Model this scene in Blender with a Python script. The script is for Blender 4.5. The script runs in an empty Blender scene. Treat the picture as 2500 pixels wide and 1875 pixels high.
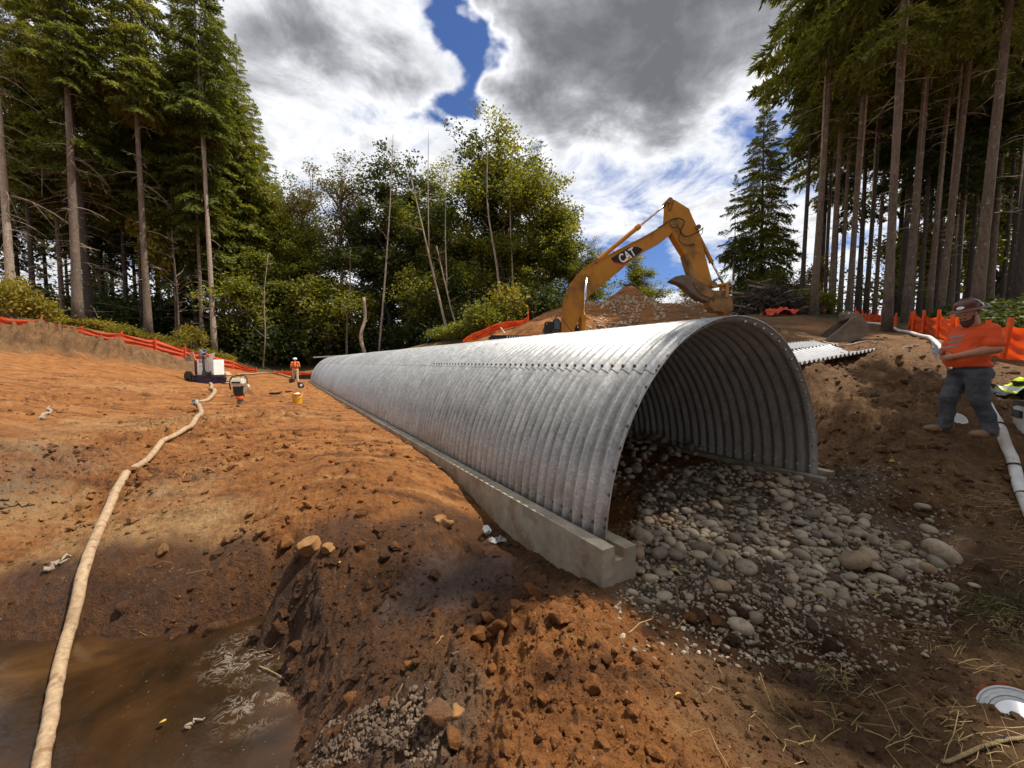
import bpy, bmesh, math, random
import numpy as np
from mathutils import Vector, Matrix
R = math.radians
PI = math.pi
scene = bpy.context.scene
col = scene.collection

# ------------------------------------------------------------------ camera, sky, sun, exposure
FPX, PITCH, CAMZ = 950.0, R(3.22), 1.6
cam_d = bpy.data.cameras.new('camera'); cam = bpy.data.objects.new('camera', cam_d); col.objects.link(cam)
cam.location = (0, 0, CAMZ); cam.rotation_euler = (PI/2 - PITCH, 0, 0)
cam_d.sensor_width = 36; cam_d.lens = FPX/2500*36; cam_d.clip_start = .05; cam_d.clip_end = 3000
scene.camera = cam
scene.view_settings.view_transform = 'Standard'; scene.view_settings.look = 'None'
scene.view_settings.exposure = .40; scene.view_settings.gamma = 1
cp, sp = math.cos(PITCH), math.sin(PITCH)

def ray(px, py):
    xc = (px-1250)/FPX; yc = -(py-937.5)/FPX
    return np.array([xc, cp+yc*sp, -sp+yc*cp])
def P(px, py, Y):                       # the world point seen at photo pixel (px,py) at distance Y ahead
    d = ray(px, py); d = d/d[1]*Y
    return np.array([d[0], d[1], d[2]+CAMZ])

SUN_AZ, SUN_EL = R(86), R(63)
sd = bpy.data.lights.new('sun', 'SUN'); so = bpy.data.objects.new('sun', sd); col.objects.link(so)
sd.energy = 5.0; sd.angle = R(.53); sd.color = (1, .93, .82)
sdir = Vector((math.cos(SUN_EL)*math.sin(SUN_AZ), math.cos(SUN_EL)*math.cos(SUN_AZ), math.sin(SUN_EL)))
so.rotation_euler = sdir.to_track_quat('Z', 'Y').to_euler(); so.location = (30, 0, 60)

class NT:                               # small helper for building node trees
    def __init__(s, tree): s.t = tree; s.n = tree.nodes; s.l = tree.links
    def node(s, typ, **kw):
        n = s.n.new(typ)
        for k, v in kw.items(): setattr(n, k, v)
        return n
    def put(s, sock, v):
        if isinstance(v, bpy.types.NodeSocket): s.l.new(v, sock)
        elif v is not None: sock.default_value = v
    def math(s, op, a, b=None, c=None, clamp=False):
        n = s.node('ShaderNodeMath', operation=op, use_clamp=clamp)
        for i, v in enumerate((a, b, c)): s.put(n.inputs[i], v)
        return n.outputs[0]
    def vec(s, op, a, b=None, scale=None):
        n = s.node('ShaderNodeVectorMath', operation=op)
        s.put(n.inputs[0], a); s.put(n.inputs[1], b)
        if scale is not None: s.put(n.inputs['Scale'], scale)
        return n.outputs['Value'] if op in ('LENGTH', 'DISTANCE', 'DOT_PRODUCT') else n.outputs[0]
    def mix(s, f, a, b, mode='MIX'):
        n = s.node('ShaderNodeMix', data_type='RGBA', blend_type=mode)
        s.put(n.inputs[0], f); s.put(n.inputs[6], a); s.put(n.inputs[7], b)
        return n.outputs[2]
    def noise(s, vec, scale, detail=4, rough=.55, dist=0, dim='3D'):
        n = s.node('ShaderNodeTexNoise', noise_dimensions=dim)
        s.put(n.inputs['Vector'], vec); s.put(n.inputs['Scale'], scale); s.put(n.inputs['Detail'], detail)
        s.put(n.inputs['Roughness'], rough); s.put(n.inputs['Distortion'], dist)
        return n.outputs['Fac']
    def rng(s, v, a, b, c=0., d=1., smooth=True):
        n = s.node('ShaderNodeMapRange', interpolation_type='SMOOTHSTEP' if smooth else 'LINEAR')
        for i, x in enumerate((v, a, b, c, d)): s.put(n.inputs[i], x)
        return n.outputs[0]
    def ramp(s, v, stops):
        n = s.node('ShaderNodeValToRGB'); e = n.color_ramp.elements
        while len(e) < len(stops): e.new(.5)
        for i, (p, c) in enumerate(stops): e[i].position = p; e[i].color = (*c, 1)
        s.put(n.inputs[0], v); return n.outputs[0]
    def bump(s, h, strength=.5, dist=.02, normal=None):
        n = s.node('ShaderNodeBump'); s.put(n.inputs['Height'], h)
        n.inputs['Strength'].default_value = strength; n.inputs['Distance'].default_value = dist
        if normal is not None: s.put(n.inputs['Normal'], normal)
        return n.outputs[0]

world = bpy.data.worlds.new('World'); scene.world = world; world.use_nodes = True
w = NT(world.node_tree); w.n.clear()
sky = w.node('ShaderNodeTexSky', sky_type='NISHITA', sun_disc=False, sun_elevation=SUN_EL, sun_rotation=SUN_AZ)
sky.air_density = 1.0; sky.dust_density = .35; sky.ozone_density = 2.6
dirv = w.node('ShaderNodeTexCoord').outputs['Generated']
sep = w.node('ShaderNodeSeparateXYZ'); w.put(sep.inputs[0], dirv)
zz = w.math('ADD', w.math('MAXIMUM', sep.outputs[2], 0.), .22)
cmb = w.node('ShaderNodeCombineXYZ')
w.put(cmb.inputs[0], w.math('DIVIDE', sep.outputs[0], zz)); w.put(cmb.inputs[1], w.math('DIVIDE', sep.outputs[1], zz))
cpl = cmb.outputs[0]
def cpt(px, py):
    d = ray(px, py); d = d/np.linalg.norm(d); q = max(d[2], 0)+.22
    return (float(d[0]/q), float(d[1]/q), 0.)
n1 = w.noise(cpl, 1.3, 14, .6, .3); n2 = w.noise(w.vec('ADD', cpl, (7.3, 2.1, 0)), 4.2, 12, .64, .5)
dens = w.math('ADD', w.math('MULTIPLY', n1, .5), w.math('MULTIPLY', n2, .5))
def blob(px, py, qx, qy, amt):          # a soft mound (or hollow) of cloud cover; (qx,qy) is a pixel at its rim
    c = cpt(px, py); q = cpt(qx, qy); r = math.dist(c, q)
    return w.rng(w.vec('DISTANCE', wob, c), 0, r, amt, 0.)
wv = w.node('ShaderNodeTexNoise'); w.put(wv.inputs['Vector'], cpl); wv.inputs['Scale'].default_value = 2.2; wv.inputs['Detail'].default_value = 5
wob = w.vec('ADD', cpl, w.vec('SCALE', w.vec('SUBTRACT', wv.outputs['Color'], (.5, .5, .5)), None, .9))
wob = w.vec('MULTIPLY', wob, (1, 1, 0))
for b in ((1560, 170, 2050, 200, .36), (1330, 60, 1600, 90, .16), (1700, 330, 1950, 400, .12), (760, 130, 1040, 200, .24), (560, 260, 800, 400, .2), (900, 380, 1120, 420, .1),
          (1115, -20, 1240, 40, -.28), (1080, 130, 1180, 190, -.24), (1065, 235, 1130, 270, -.14), (1555, 690, 1720, 760, -.22), (1330, 395, 1390, 430, -.12), (1880, 330, 1990, 420, -.1)):
    dens = w.math('ADD', dens, blob(*b))
cover = w.rng(dens, .35, .53)
thick = w.rng(dens, .46, .90)
n3 = w.noise(cpl, 4.0, 12, .66, .6)
thick = w.math('ADD', thick, w.math('MULTIPLY', w.math('SUBTRACT', n3, .5), 1.0), clamp=True)
ccol = w.ramp(thick, [(0, (8.2, 8.3, 8.5)), (.25, (5.5, 5.6, 5.9)), (.5, (3.3, 3.35, 3.6)), (.75, (2.15, 2.2, 2.4)), (1, (1.4, 1.42, 1.56))])
blue = w.mix(1, sky.outputs[0], (.52, .64, .92, 1), 'MULTIPLY')
bgc = w.mix(cover, blue, ccol)
bg = w.node('ShaderNodeBackground'); w.put(bg.inputs[0], bgc); bg.inputs[1].default_value = .1
wo = w.node('ShaderNodeOutputWorld'); w.l.new(bg.outputs[0], wo.inputs[0])

# ------------------------------------------------------------------ helpers
rng = np.random.default_rng(11); random.seed(11)

def tag(o, label=None, cat=None, group=None, kind=None):
    if label: o['label'] = label
    if cat: o['category'] = cat
    if group: o['group'] = group
    if kind: o['kind'] = kind
    return o
def thing(name, label, cat, loc=(0, 0, 0), rz=0, group=None):
    o = bpy.data.objects.new(name, None); col.objects.link(o); o.empty_display_size = .2
    o.location = [float(v) for v in loc]; o.rotation_euler = (0, 0, rz)
    return tag(o, label, cat, group)
def mesh_np(name, V, Fs, mats=(), smooth=False, mi=None):
    V = np.asarray(V, dtype=np.float32).reshape(-1, 3)
    if not isinstance(Fs, (list, tuple)): Fs = [Fs]
    Fs = [np.asarray(f, dtype=np.int32) for f in Fs if len(f)]
    me = bpy.data.meshes.new(name)
    me.vertices.add(len(V)); me.vertices.foreach_set('co', V.ravel())
    tot = sum(f.size for f in Fs); npoly = sum(len(f) for f in Fs)
    me.loops.add(tot); me.polygons.add(npoly)
    me.loops.foreach_set('vertex_index', np.concatenate([f.ravel() for f in Fs]))
    sizes = np.concatenate([np.full(len(f), f.shape[1], np.int32) for f in Fs])
    me.polygons.foreach_set('loop_start', np.concatenate([[0], np.cumsum(sizes)[:-1]]).astype(np.int32))
    me.polygons.foreach_set('use_smooth', np.full(npoly, bool(smooth)))
    for m in (mats if isinstance(mats, (list, tuple)) else [mats]): me.materials.append(m)
    if mi is not None: me.polygons.foreach_set('material_index', np.asarray(mi, np.int32))
    me.update(calc_edges=True); me.validate()
    return me
def link(name, me, parent=None, loc=None):
    o = bpy.data.objects.new(name, me); col.objects.link(o)
    if parent: o.parent = parent
    if loc is not None: o.location = [float(v) for v in loc]
    return o
class MB:                               # collects shapes into ONE mesh
    def __init__(s): s.v = []; s.f = {}; s.n = 0; s.mi = {}; s.cur = 0
    def add(s, V, F, m=None):
        V = np.asarray(V, float).reshape(-1, 3); s.v.append(V)
        for f in F:
            k = len(f); s.f.setdefault(k, []).append([i+s.n for i in f]); s.mi.setdefault(k, []).append(s.cur if m is None else m)
        s.n += len(V); return s
    def box(s, c, size, rot=None, taper=1.0, m=None):
        x, y, z = [v/2 for v in size]
        V = np.array([[-x, -y, -z], [x, -y, -z], [x, y, -z], [-x, y, -z], [-x*taper, -y*taper, z], [x*taper, -y*taper, z], [x*taper, y*taper, z], [-x*taper, y*taper, z]])
        if rot is not None: V = V @ np.array(rot).T
        return s.add(V+np.array(c, float), [(0, 3, 2, 1), (4, 5, 6, 7), (0, 1, 5, 4), (1, 2, 6, 5), (2, 3, 7, 6), (3, 0, 4, 7)], m)
    def tube(s, pts, rad, n=10, cap=True, m=None, flat=None):
        pts = np.asarray(pts, float); k = len(pts); rad = np.broadcast_to(np.asarray(rad, float), (k,))
        T = np.gradient(pts, axis=0) if k > 2 else np.repeat([pts[-1]-pts[0]], k, 0)
        T /= np.linalg.norm(T, axis=1)[:, None]+1e-9
        up = np.array([0, 0, 1.]) if abs(T[0][2]) < .9 else np.array([1., 0, 0])
        V = []; a = np.linspace(0, 2*PI, n, endpoint=False)
        for i in range(k):
            u = up - T[i]*np.dot(up, T[i]); u /= np.linalg.norm(u)+1e-9; up = u; vv = np.cross(T[i], u)
            V.append(pts[i]+rad[i]*(np.cos(a)[:, None]*vv+np.sin(a)[:, None]*u*(flat or 1)))
        F = [(i*n+j, i*n+(j+1) % n, (i+1)*n+(j+1) % n, (i+1)*n+j) for i in range(k-1) for j in range(n)]
        if cap: F += [tuple(range(n-1, -1, -1)), tuple((k-1)*n+j for j in range(n))]
        return s.add(np.concatenate(V), F, m)
    def lathe(s, prof, c=(0, 0, 0), n=20, rot=None, m=None):
        V = []; a = np.linspace(0, 2*PI, n, endpoint=False)
        for r, z in prof: V.append(np.stack([r*np.cos(a), r*np.sin(a), np.full(n, z)], 1))
        V = np.concatenate(V)
        if rot is not None: V = V @ np.array(rot).T
        k = len(prof)
        F = [(i*n+j, i*n+(j+1) % n, (i+1)*n+(j+1) % n, (i+1)*n+j) for i in range(k-1) for j in range(n)]
        return s.add(V+np.array(c, float), F, m)
    def prism(s, poly, y0, y1, axis='y', m=None):     # an outline with thickness
        poly = np.asarray(poly, float); n = len(poly)
        def lay(d): return np.stack([poly[:, 0], np.full(n, d), poly[:, 1]], 1) if axis == 'y' else (np.stack([np.full(n, d), poly[:, 0], poly[:, 1]], 1) if axis == 'x' else np.stack([poly[:, 0], poly[:, 1], np.full(n, d)], 1))
        V = np.concatenate([lay(y0), lay(y1)])
        F = [tuple(range(n)), tuple(range(2*n-1, n-1, -1))]+[(i, i+n, (i+1) % n+n, (i+1) % n) for i in range(n)]
        return s.add(V, F, m)
    def ell(s, c, r, rot=None, n=14, k=9, m=None):
        a = np.linspace(0, PI, k)
        prof = [(max(math.sin(t), 1e-4), -math.cos(t)) for t in a]
        V = []; b = np.linspace(0, 2*PI, n, endpoint=False)
        for rr, z in prof: V.append(np.stack([rr*np.cos(b)*r[0], rr*np.sin(b)*r[1], np.full(n, z*r[2])], 1))
        V = np.concatenate(V)
        if rot is not None: V = V @ np.array(rot).T
        F = [(i*n+j, i*n+(j+1) % n, (i+1)*n+(j+1) % n, (i+1)*n+j) for i in range(k-1) for j in range(n)]
        return s.add(V+np.array(c, float), F, m)
    def mesh(s, name, mats, smooth=False):
        fs = list(s.f.keys())
        return mesh_np(name, np.concatenate(s.v), [np.array(s.f[k]) for k in fs], mats, smooth, np.concatenate([s.mi[k] for k in fs]))
    def build(s, name, mats, parent=None, smooth=False, bevel=0, fixn=True, auto=None):
        me = s.mesh(name, mats, smooth)
        if fixn or bevel:
            bm = bmesh.new(); bm.from_mesh(me); bmesh.ops.recalc_face_normals(bm, faces=bm.faces)
            if bevel:
                bm.edges.ensure_lookup_table()
                es = [e for e in bm.edges if len(e.link_faces) == 2 and e.calc_face_angle(0) > .6]
                bmesh.ops.bevel(bm, geom=es, offset=bevel, segments=2, affect='EDGES', clamp_overlap=True)
            bm.to_mesh(me); bm.free()
        if auto:
            me.polygons.foreach_set('use_smooth', np.ones(len(me.polygons), bool))
            try: me.set_sharp_from_angle(angle=R(auto))
            except Exception: pass
        return link(name, me, parent)
def rotz(a): c, s = math.cos(a), math.sin(a); return np.array([[c, -s, 0], [s, c, 0], [0, 0, 1]])
def rotx(a): c, s = math.cos(a), math.sin(a); return np.array([[1, 0, 0], [0, c, -s], [0, s, c]])
def roty(a): c, s = math.cos(a), math.sin(a); return np.array([[c, 0, s], [0, 1, 0], [-s, 0, c]])
def dup(root, name=None):               # a thing with its parts and their sub-parts
    r = root.copy(); col.objects.link(r)
    for ch in root.children:
        c = ch.copy(); col.objects.link(c); c.parent = r
        for g in ch.children:
            d = g.copy(); col.objects.link(d); d.parent = c
    return r
def curve(pts, n):                      # Catmull-Rom through points
    pts = np.asarray(pts, float); p = np.concatenate([[2*pts[0]-pts[1]], pts, [2*pts[-1]-pts[-2]]])
    out = []; m = len(pts)-1
    for u in np.linspace(0, m-1e-6, n):
        i = int(u); t = u-i; a, b, c, d = p[i:i+4]
        out.append(.5*((2*b)+(-a+c)*t+(2*a-5*b+4*c-d)*t*t+(-a+3*b-3*c+d)*t**3))
    return np.array(out)
_perm = rng.integers(0, 2**31, 4096)
def perlin(x, y, seed=0):
    xi = np.floor(x).astype(np.int64); yi = np.floor(y).astype(np.int64); xf = x-xi; yf = y-yi
    def g(ix, iy):
        h = _perm[(ix*73+_perm[(iy+seed*131) & 4095]) & 4095]; a = h*(2*PI/2**31)
        return np.cos(a), np.sin(a)
    u = xf**3*(xf*(xf*6-15)+10); v = yf**3*(yf*(yf*6-15)+10)
    def dot(ix, iy, dx, dy): gx, gy = g(ix, iy); return gx*dx+gy*dy
    a = dot(xi, yi, xf, yf); b = dot(xi+1, yi, xf-1, yf); c = dot(xi, yi+1, xf, yf-1); d = dot(xi+1, yi+1, xf-1, yf-1)
    return (a+u*(b-a))+v*((c+u*(d-c))-(a+u*(b-a)))
def fbm(x, y, sc, oct=4, seed=0, gain=.5, ridge=False):
    t = 0; amp = 1
    for o in range(oct):
        n = perlin(x*sc, y*sc, seed+o)*1.4
        if ridge: n = 1-2*np.abs(n)
        t = t+amp*n; amp *= gain; sc *= 2.03
    return t

# ------------------------------------------------------------------ materials
def new_mat(name):
    m = bpy.data.materials.new(name); m.use_nodes = True; t = NT(m.node_tree)
    b = t.n['Principled BSDF']; return m, t, b
def simple(name, c, rough=.6, metal=0, var=.15, nscale=8, bump=.1, dirt=None, dirt_amt=.4, spec=.4):
    m, t, b = new_mat(name)
    co = t.node('ShaderNodeTexCoord').outputs['Object']
    n = t.noise(co, nscale, 6, .6)
    c0 = tuple(x*(1-var) for x in c); c1 = tuple(min(1, x*(1+var)) for x in c)
    cc = t.ramp(n, [(.3, c0), (.7, c1)])
    if dirt:
        cc = t.mix(t.math('MULTIPLY', t.rng(t.noise(co, nscale*.45, 7, .65, .3), .5, .66), dirt_amt), cc, (*dirt, 1))
    t.put(b.inputs['Base Color'], cc); b.inputs['Roughness'].default_value = rough; b.inputs['Metallic'].default_value = metal
    b.inputs['Specular IOR Level'].default_value = spec
    if bump: t.put(b.inputs['Normal'], t.bump(t.noise(co, nscale*4, 5, .6), bump, .01))
    return m
SOIL = (.27, .105, .035)
M = {}
M['black'] = simple('black_plastic', (.02, .02, .02), .45, dirt=(.12, .07, .04), dirt_amt=.3)
M['steel'] = simple('steel', (.5, .5, .5), .35, .9, nscale=12)
M['chrome'] = simple('chrome_rod', (.65, .65, .66), .18, 1, var=.05)
M['concrete'] = simple('concrete', (.31, .27, .205), .85, nscale=7, var=.25, bump=.25, dirt=(.19, .105, .055), dirt_amt=.65)
M['white'] = simple('white_plastic', (.74, .74, .72), .45, dirt=(.4, .28, .18), dirt_amt=.35)
M['hose'] = simple('muddy_hose', (.34, .235, .14), .75, nscale=24, var=.28, dirt=(.19, .10, .045), dirt_amt=.85, bump=.3)
M['orange_post'] = simple('orange_stake', (.72, .10, .015), .7, var=.2)
M['twig'] = simple('dry_twig', (.16, .10, .06), .8, var=.4)

def ground_mat():
    m, t, b = new_mat('site_soil')
    co = t.node('ShaderNodeTexCoord').outputs['Object']
    za = t.node('ShaderNodeAttribute', attribute_name='zone_a'); zb = t.node('ShaderNodeAttribute', attribute_name='zone_b')
    sa = t.node('ShaderNodeSeparateColor'); t.put(sa.inputs[0], za.outputs['Color'])
    sb = t.node('ShaderNodeSeparateColor'); t.put(sb.inputs[0], zb.outputs['Color'])
    big = t.noise(co, .35, 6, .6, .4); mid = t.noise(co, 2.2, 8, .65, .3); fine = t.noise(co, 14, 8, .7); vfine = t.noise(co, 70, 5, .7)
    f = t.math('ADD', t.math('MULTIPLY', big, .3), t.math('ADD', t.math('MULTIPLY', mid, .4), t.math('MULTIPLY', fine, .3)))
    base = t.ramp(f, [(.28, (.08, .028, .008)), (.42, (.20, .074, .019)), (.54, (.305, .12, .031)), (.72, (.43, .21, .066))])
    fw = t.math('ADD', t.math('MULTIPLY', mid, .5), t.math('MULTIPLY', fine, .5))
    tan = t.ramp(fw, [(.3, (.17, .09, .036)), (.5, (.31, .18, .075)), (.7, (.44, .29, .14))])
    brown = t.ramp(fw, [(.3, (.05, .025, .011)), (.5, (.14, .073, .031)), (.7, (.28, .165, .076))])
    grey = t.ramp(fw, [(.3, (.06, .04, .027)), (.5, (.14, .095, .062)), (.7, (.25, .18, .125))])
    wet_shade = t.ramp(fw, [(.3, (.024, .010, .0045)), (.5, (.080, .033, .011)), (.72, (.19, .078, .024))])
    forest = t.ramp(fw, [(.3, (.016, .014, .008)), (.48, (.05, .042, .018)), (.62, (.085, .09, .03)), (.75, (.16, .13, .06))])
    mud = t.ramp(fw, [(.3, (.06, .034, .024)), (.55, (.135, .085, .066)), (.75, (.10, .048, .03))])
    mps = t.node('ShaderNodeMapping'); t.put(mps.inputs[0], co); mps.inputs['Scale'].default_value = (.5, 2.4, 1); stk = t.noise(mps.outputs[0], 1.7, 8, .68, .5)
    base = t.mix(t.rng(stk, .50, .64, 0, .88), base, (.085, .033, .011, 1)); base = t.mix(t.rng(stk, .46, .35, 0, .6), base, (.40, .22, .085, 1))
    def edge(mk): return t.rng(t.math('ADD', mk, t.math('ADD', t.math('MULTIPLY', t.math('SUBTRACT', fw, .5), 1.5), t.math('MULTIPLY', t.math('SUBTRACT', big, .5), .8))), .22, .85)
    c = t.mix(edge(sa.outputs[2]), base, tan); c = t.mix(edge(sb.outputs[0]), c, brown); c = t.mix(edge(sa.outputs[1]), c, grey)
    c = t.mix(edge(sa.outputs[0]), c, wet_shade); c = t.mix(edge(sb.outputs[1]), c, forest); c = t.mix(edge(sb.outputs[2]), c, mud)
    # small pale stones and dark crumbs sitting in the soil
    v = t.node('ShaderNodeTexVoronoi'); t.put(v.inputs['Vector'], co); v.inputs['Scale'].default_value = 26
    sel = t.math('LESS_THAN', v.outputs['Distance'], .16)
    sc = t.node('ShaderNodeSeparateColor'); t.put(sc.inputs[0], v.outputs['Color'])
    pick = t.math('MULTIPLY', sel, t.math('GREATER_THAN', sc.outputs[0], .9))
    c = t.mix(t.math('MULTIPLY', pick, .7), c, (.42, .30, .19, 1))
    t.put(b.inputs['Base Color'], c)
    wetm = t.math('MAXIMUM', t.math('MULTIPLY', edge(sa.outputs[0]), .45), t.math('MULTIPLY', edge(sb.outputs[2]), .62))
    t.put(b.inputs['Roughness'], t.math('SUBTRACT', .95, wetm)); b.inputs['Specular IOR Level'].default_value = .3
    h = t.math('ADD', t.math('MULTIPLY', fine, .7), t.math('ADD', t.math('MULTIPLY', vfine, .3), t.math('MULTIPLY', mid, .9)))
    t.put(b.inputs['Normal'], t.bump(h, 1.0, .09))
    return m
M['ground'] = ground_mat()

def foliage_mat(name, dark, mid, light, trans=.45, shift=.25):
    m, t, b = new_mat(name)
    co = t.node('ShaderNodeTexCoord').outputs['Object']
    geo = t.node('ShaderNodeNewGeometry'); oi = t.node('ShaderNodeObjectInfo')
    f = t.math('ADD', t.math('MULTIPLY', geo.outputs['Random Per Island'], .5), t.math('MULTIPLY', t.noise(co, .7, 4, .6), .5))
    f = t.math('ADD', f, t.math('MULTIPLY', t.math('SUBTRACT', oi.outputs['Random'], .5), shift))
    c = t.ramp(f, [(.15, dark), (.5, mid), (.85, light)])
    t.put(b.inputs['Base Color'], c); b.inputs['Roughness'].default_value = .55; b.inputs['Specular IOR Level'].default_value = .25
    tr = t.node('ShaderNodeBsdfTranslucent'); t.put(tr.inputs[0], t.mix(1, c, (1.5, 1.35, .6, 1), 'MULTIPLY'))
    mx = t.node('ShaderNodeMixShader'); mx.inputs[0].default_value = trans
    t.l.new(b.outputs[0], mx.inputs[1]); t.l.new(tr.outputs[0], mx.inputs[2])
    t.l.new(mx.outputs[0], t.n['Material Output'].inputs[0])
    return m
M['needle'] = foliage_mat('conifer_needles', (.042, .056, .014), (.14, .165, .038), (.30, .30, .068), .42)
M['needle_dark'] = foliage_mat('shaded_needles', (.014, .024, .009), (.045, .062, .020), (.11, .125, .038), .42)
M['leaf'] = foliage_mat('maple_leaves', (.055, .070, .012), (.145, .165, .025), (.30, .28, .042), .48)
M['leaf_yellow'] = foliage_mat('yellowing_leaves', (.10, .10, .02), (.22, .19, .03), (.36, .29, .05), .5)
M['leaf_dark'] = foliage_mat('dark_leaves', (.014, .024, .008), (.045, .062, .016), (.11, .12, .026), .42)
M['leaf_dry'] = foliage_mat('thin_dry_leaves', (.05, .05, .016), (.11, .10, .03), (.19, .15, .045), .4)
def bark_mat(name, a, b_, lich=.4):
    m, t, b = new_mat(name)
    co = t.node('ShaderNodeTexCoord').outputs['Object']
    mp = t.node('ShaderNodeMapping'); t.put(mp.inputs[0], co); mp.inputs['Scale'].default_value = (1, 1, .28)
    n = t.noise(mp.outputs[0], 14, 7, .7, .3); n2 = t.noise(co, 1.3, 5, .6)
    c = t.ramp(t.math('ADD', t.math('MULTIPLY', n, .65), t.math('MULTIPLY', n2, .35)), [(.32, a), (.62, b_)])
    c = t.mix(t.math('MULTIPLY', t.rng(t.noise(co, 5, 5, .6), .60, .68), lich), c, (.42, .42, .36, 1))
    t.put(b.inputs['Base Color'], c); b.inputs['Roughness'].default_value = .9
    t.put(b.inputs['Normal'], t.bump(n, .9, .05)); return m
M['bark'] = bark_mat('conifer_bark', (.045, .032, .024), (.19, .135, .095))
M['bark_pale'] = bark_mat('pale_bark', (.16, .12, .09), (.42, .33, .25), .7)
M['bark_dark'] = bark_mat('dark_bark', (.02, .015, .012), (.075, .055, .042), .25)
M['dead_wood'] = simple('dead_wood', (.28, .215, .155), .85, nscale=3, var=.5, bump=.3)
# ------------------------------------------------------------------ the ground: one sheet from the camera's feet to the horizon
CA = R(31.3); AX = np.array([-math.sin(CA), math.cos(CA), 0]); BX = np.array([math.cos(CA), math.sin(CA), 0])
C0 = np.array([2.607, 4.42, 0])
CTRL = [P(*p) for p in [
 (0,808,28),(100,816,29),(202,834,30),(295,843,31.5),(380,855,33),(452,877,34.5),(542,895,36.5),(615,908,39),
 (0,845,27),(100,852,27.8),(202,868,28.8),(295,880,30.2),(380,890,31.8),(440,902,33),(0,868,24.5),(200,880,26),(350,890,28),(430,905,29),(0,950,14),(0,1000,10),(0,1100,6.6),(0,1250,4.7),(200,950,17),(200,1050,9),(300,1000,12.5),(400,930,22),
 (350,1130,7.2),(300,1250,4.9),(505,938,27),(585,982,14.5),(725,984,14.3),(735,952,20),(722,933,29),(620,915,36),(680,1010,11),(600,1060,8.6),(850,1050,9),(830,985,15.5),
 (620,1150,5.6),(850,1100,6.4),(950,1150,5.2),(1000,1230,4.4),(1060,1290,3.95),(1000,1100,7),(1101,1150,6.3),(1152,1202,5.6),(1188,1242,5.1),(1279,1307,4.45),(1344,1343,4.),(1440,1400,3.45),(1461,1424,3.2),(1541,1400,3.36),
 (650,1300,4.2),(600,1260,4.6),(700,1370,3.65),(680,1390,3.55),(1000,1330,3.85),(1150,1330,4.1),(1100,1430,3.35),(1250,1400,3.6),(1050,1490,3.05),(850,1420,3.4),(760,1450,3.3),
 (1200,1500,2.85),(1350,1480,2.85),(1450,1500,2.7),(1560,1450,3.1),(1400,1560,2.35),(1500,1700,1.95),(1300,1870,1.6),(1700,1700,2.05),(1900,1750,2.),(1650,1870,1.65),(1950,1870,1.7),
 (2200,1700,2.2),(2400,1850,1.8),(2450,1600,2.6),(1100,1650,2.3),(900,1600,2.65),(1000,1750,2.05),(850,1750,2.3),(950,1860,1.9),(700,1840,2.55),(700,1600,3.3),(680,1540,3.7),(780,1600,3.),
 (0,1620,3.35),(200,1590,3.45),(430,1560,3.5),(600,1545,3.7),(0,1500,3.6),(200,1440,3.7),(430,1440,3.75),(600,1470,3.75),(200,1380,4.),(450,1380,4.),(0,1400,4.),(550,1330,4.2),(100,1300,4.7),
 (1600,1330,3.73),(1988,1202,5.1),(1800,1200,5.3),(1700,1160,6.),(1750,1330,3.9),(1900,1400,3.5),(2100,1380,3.75),(2320,1370,3.8),(1600,1440,3.25),(1750,1480,2.95),(1800,1560,2.75),(1950,1620,2.65),
 (2150,1500,3.1),(2300,1450,3.4),(2480,1460,3.3),(2050,1160,5.5),(2030,1110,6.),(2100,1250,4.7),(2200,1150,5.1),(2285,1080,5.5),(2390,1092,5.3),(2340,1110,5.2),(2330,1078,5.4),(2400,1250,4.4),(2480,1190,4.9),(2480,1080,5.2),
 (2020,1010,6.7),(2150,1000,6.6),(2120,960,7.2),(1985,930,7.3),(2150,900,8),(1970,893,7.6),(2145,858,8.6),(2080,850,10),(2000,838,12),(2100,830,12.5),(2161,812,16),(2205,790,20),(2260,835,11),
 (2290,850,10.3),(2350,930,7.5),(2440,885,8.8),(2293,826,12.5),(2230,813,16),(2371,810,14),(2480,830,13),(1850,768,22),(1800,775,18.5),(1910,775,19),(1981,772,20),(2066,765,24),(1950,760,27),(1850,800,14),
 (1050,850,30),(1150,835,27),(1230,800,27),(1290,790,26.5),(950,862,34),(850,875,40),(750,905,42),(38,775,33),(197,794,36),(365,830,39),(490,851,41),(560,868,45)]]
CTRL += [np.array(v, float) for v in [(0,-3,.1),(-6,-3,-.2),(5,-3,0),(10,0,.3),(-2.5,2.6,-1.2),(-3.5,2.6,-1.2),(-3.2,3.1,-1.15),(-2.2,3.1,-1.15),(-5,2.5,-1.15),(-3,1.4,-1.15),(-2.,2.,-1.15),
 (.9,15,.25),(3.5,15,.35),(-1.5,15,.2),(1,12,.2),(3,11,.3),(4.6,8.5,.3),(6,12,.9),(-3,20,.2),(-6,28,.2),(2,18,.6),(5.2,6.6,.3),(2,21,1.2),(6,20,2.2),
 (1.05,7,-.12),(-2.6,13,-.08),(-10.4,25.8,-.05),(-16,35,0),(-60,40,6),(-35,60,4),(0,60,3.5),(30,60,4.5),(45,35,4.4),(30,20,3.6),(40,0,3),(25,5,2.4),(15,2,1),
 (-150,60,3),(-80,140,2),(0,160,1.5),(90,130,1.5),(160,30,1.5),(-30,-60,0),(60,-60,0),(-120,-40,1),(0,420,0),(420,0,0),(-420,0,0),(300,300,0),(-300,300,0),(0,-420,0)]]
CT = np.array(CTRL); _c2 = .25**2
_D = np.sqrt((CT[:, None, 0]-CT[None, :, 0])**2+(CT[:, None, 1]-CT[None, :, 1])**2+_c2)
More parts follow.
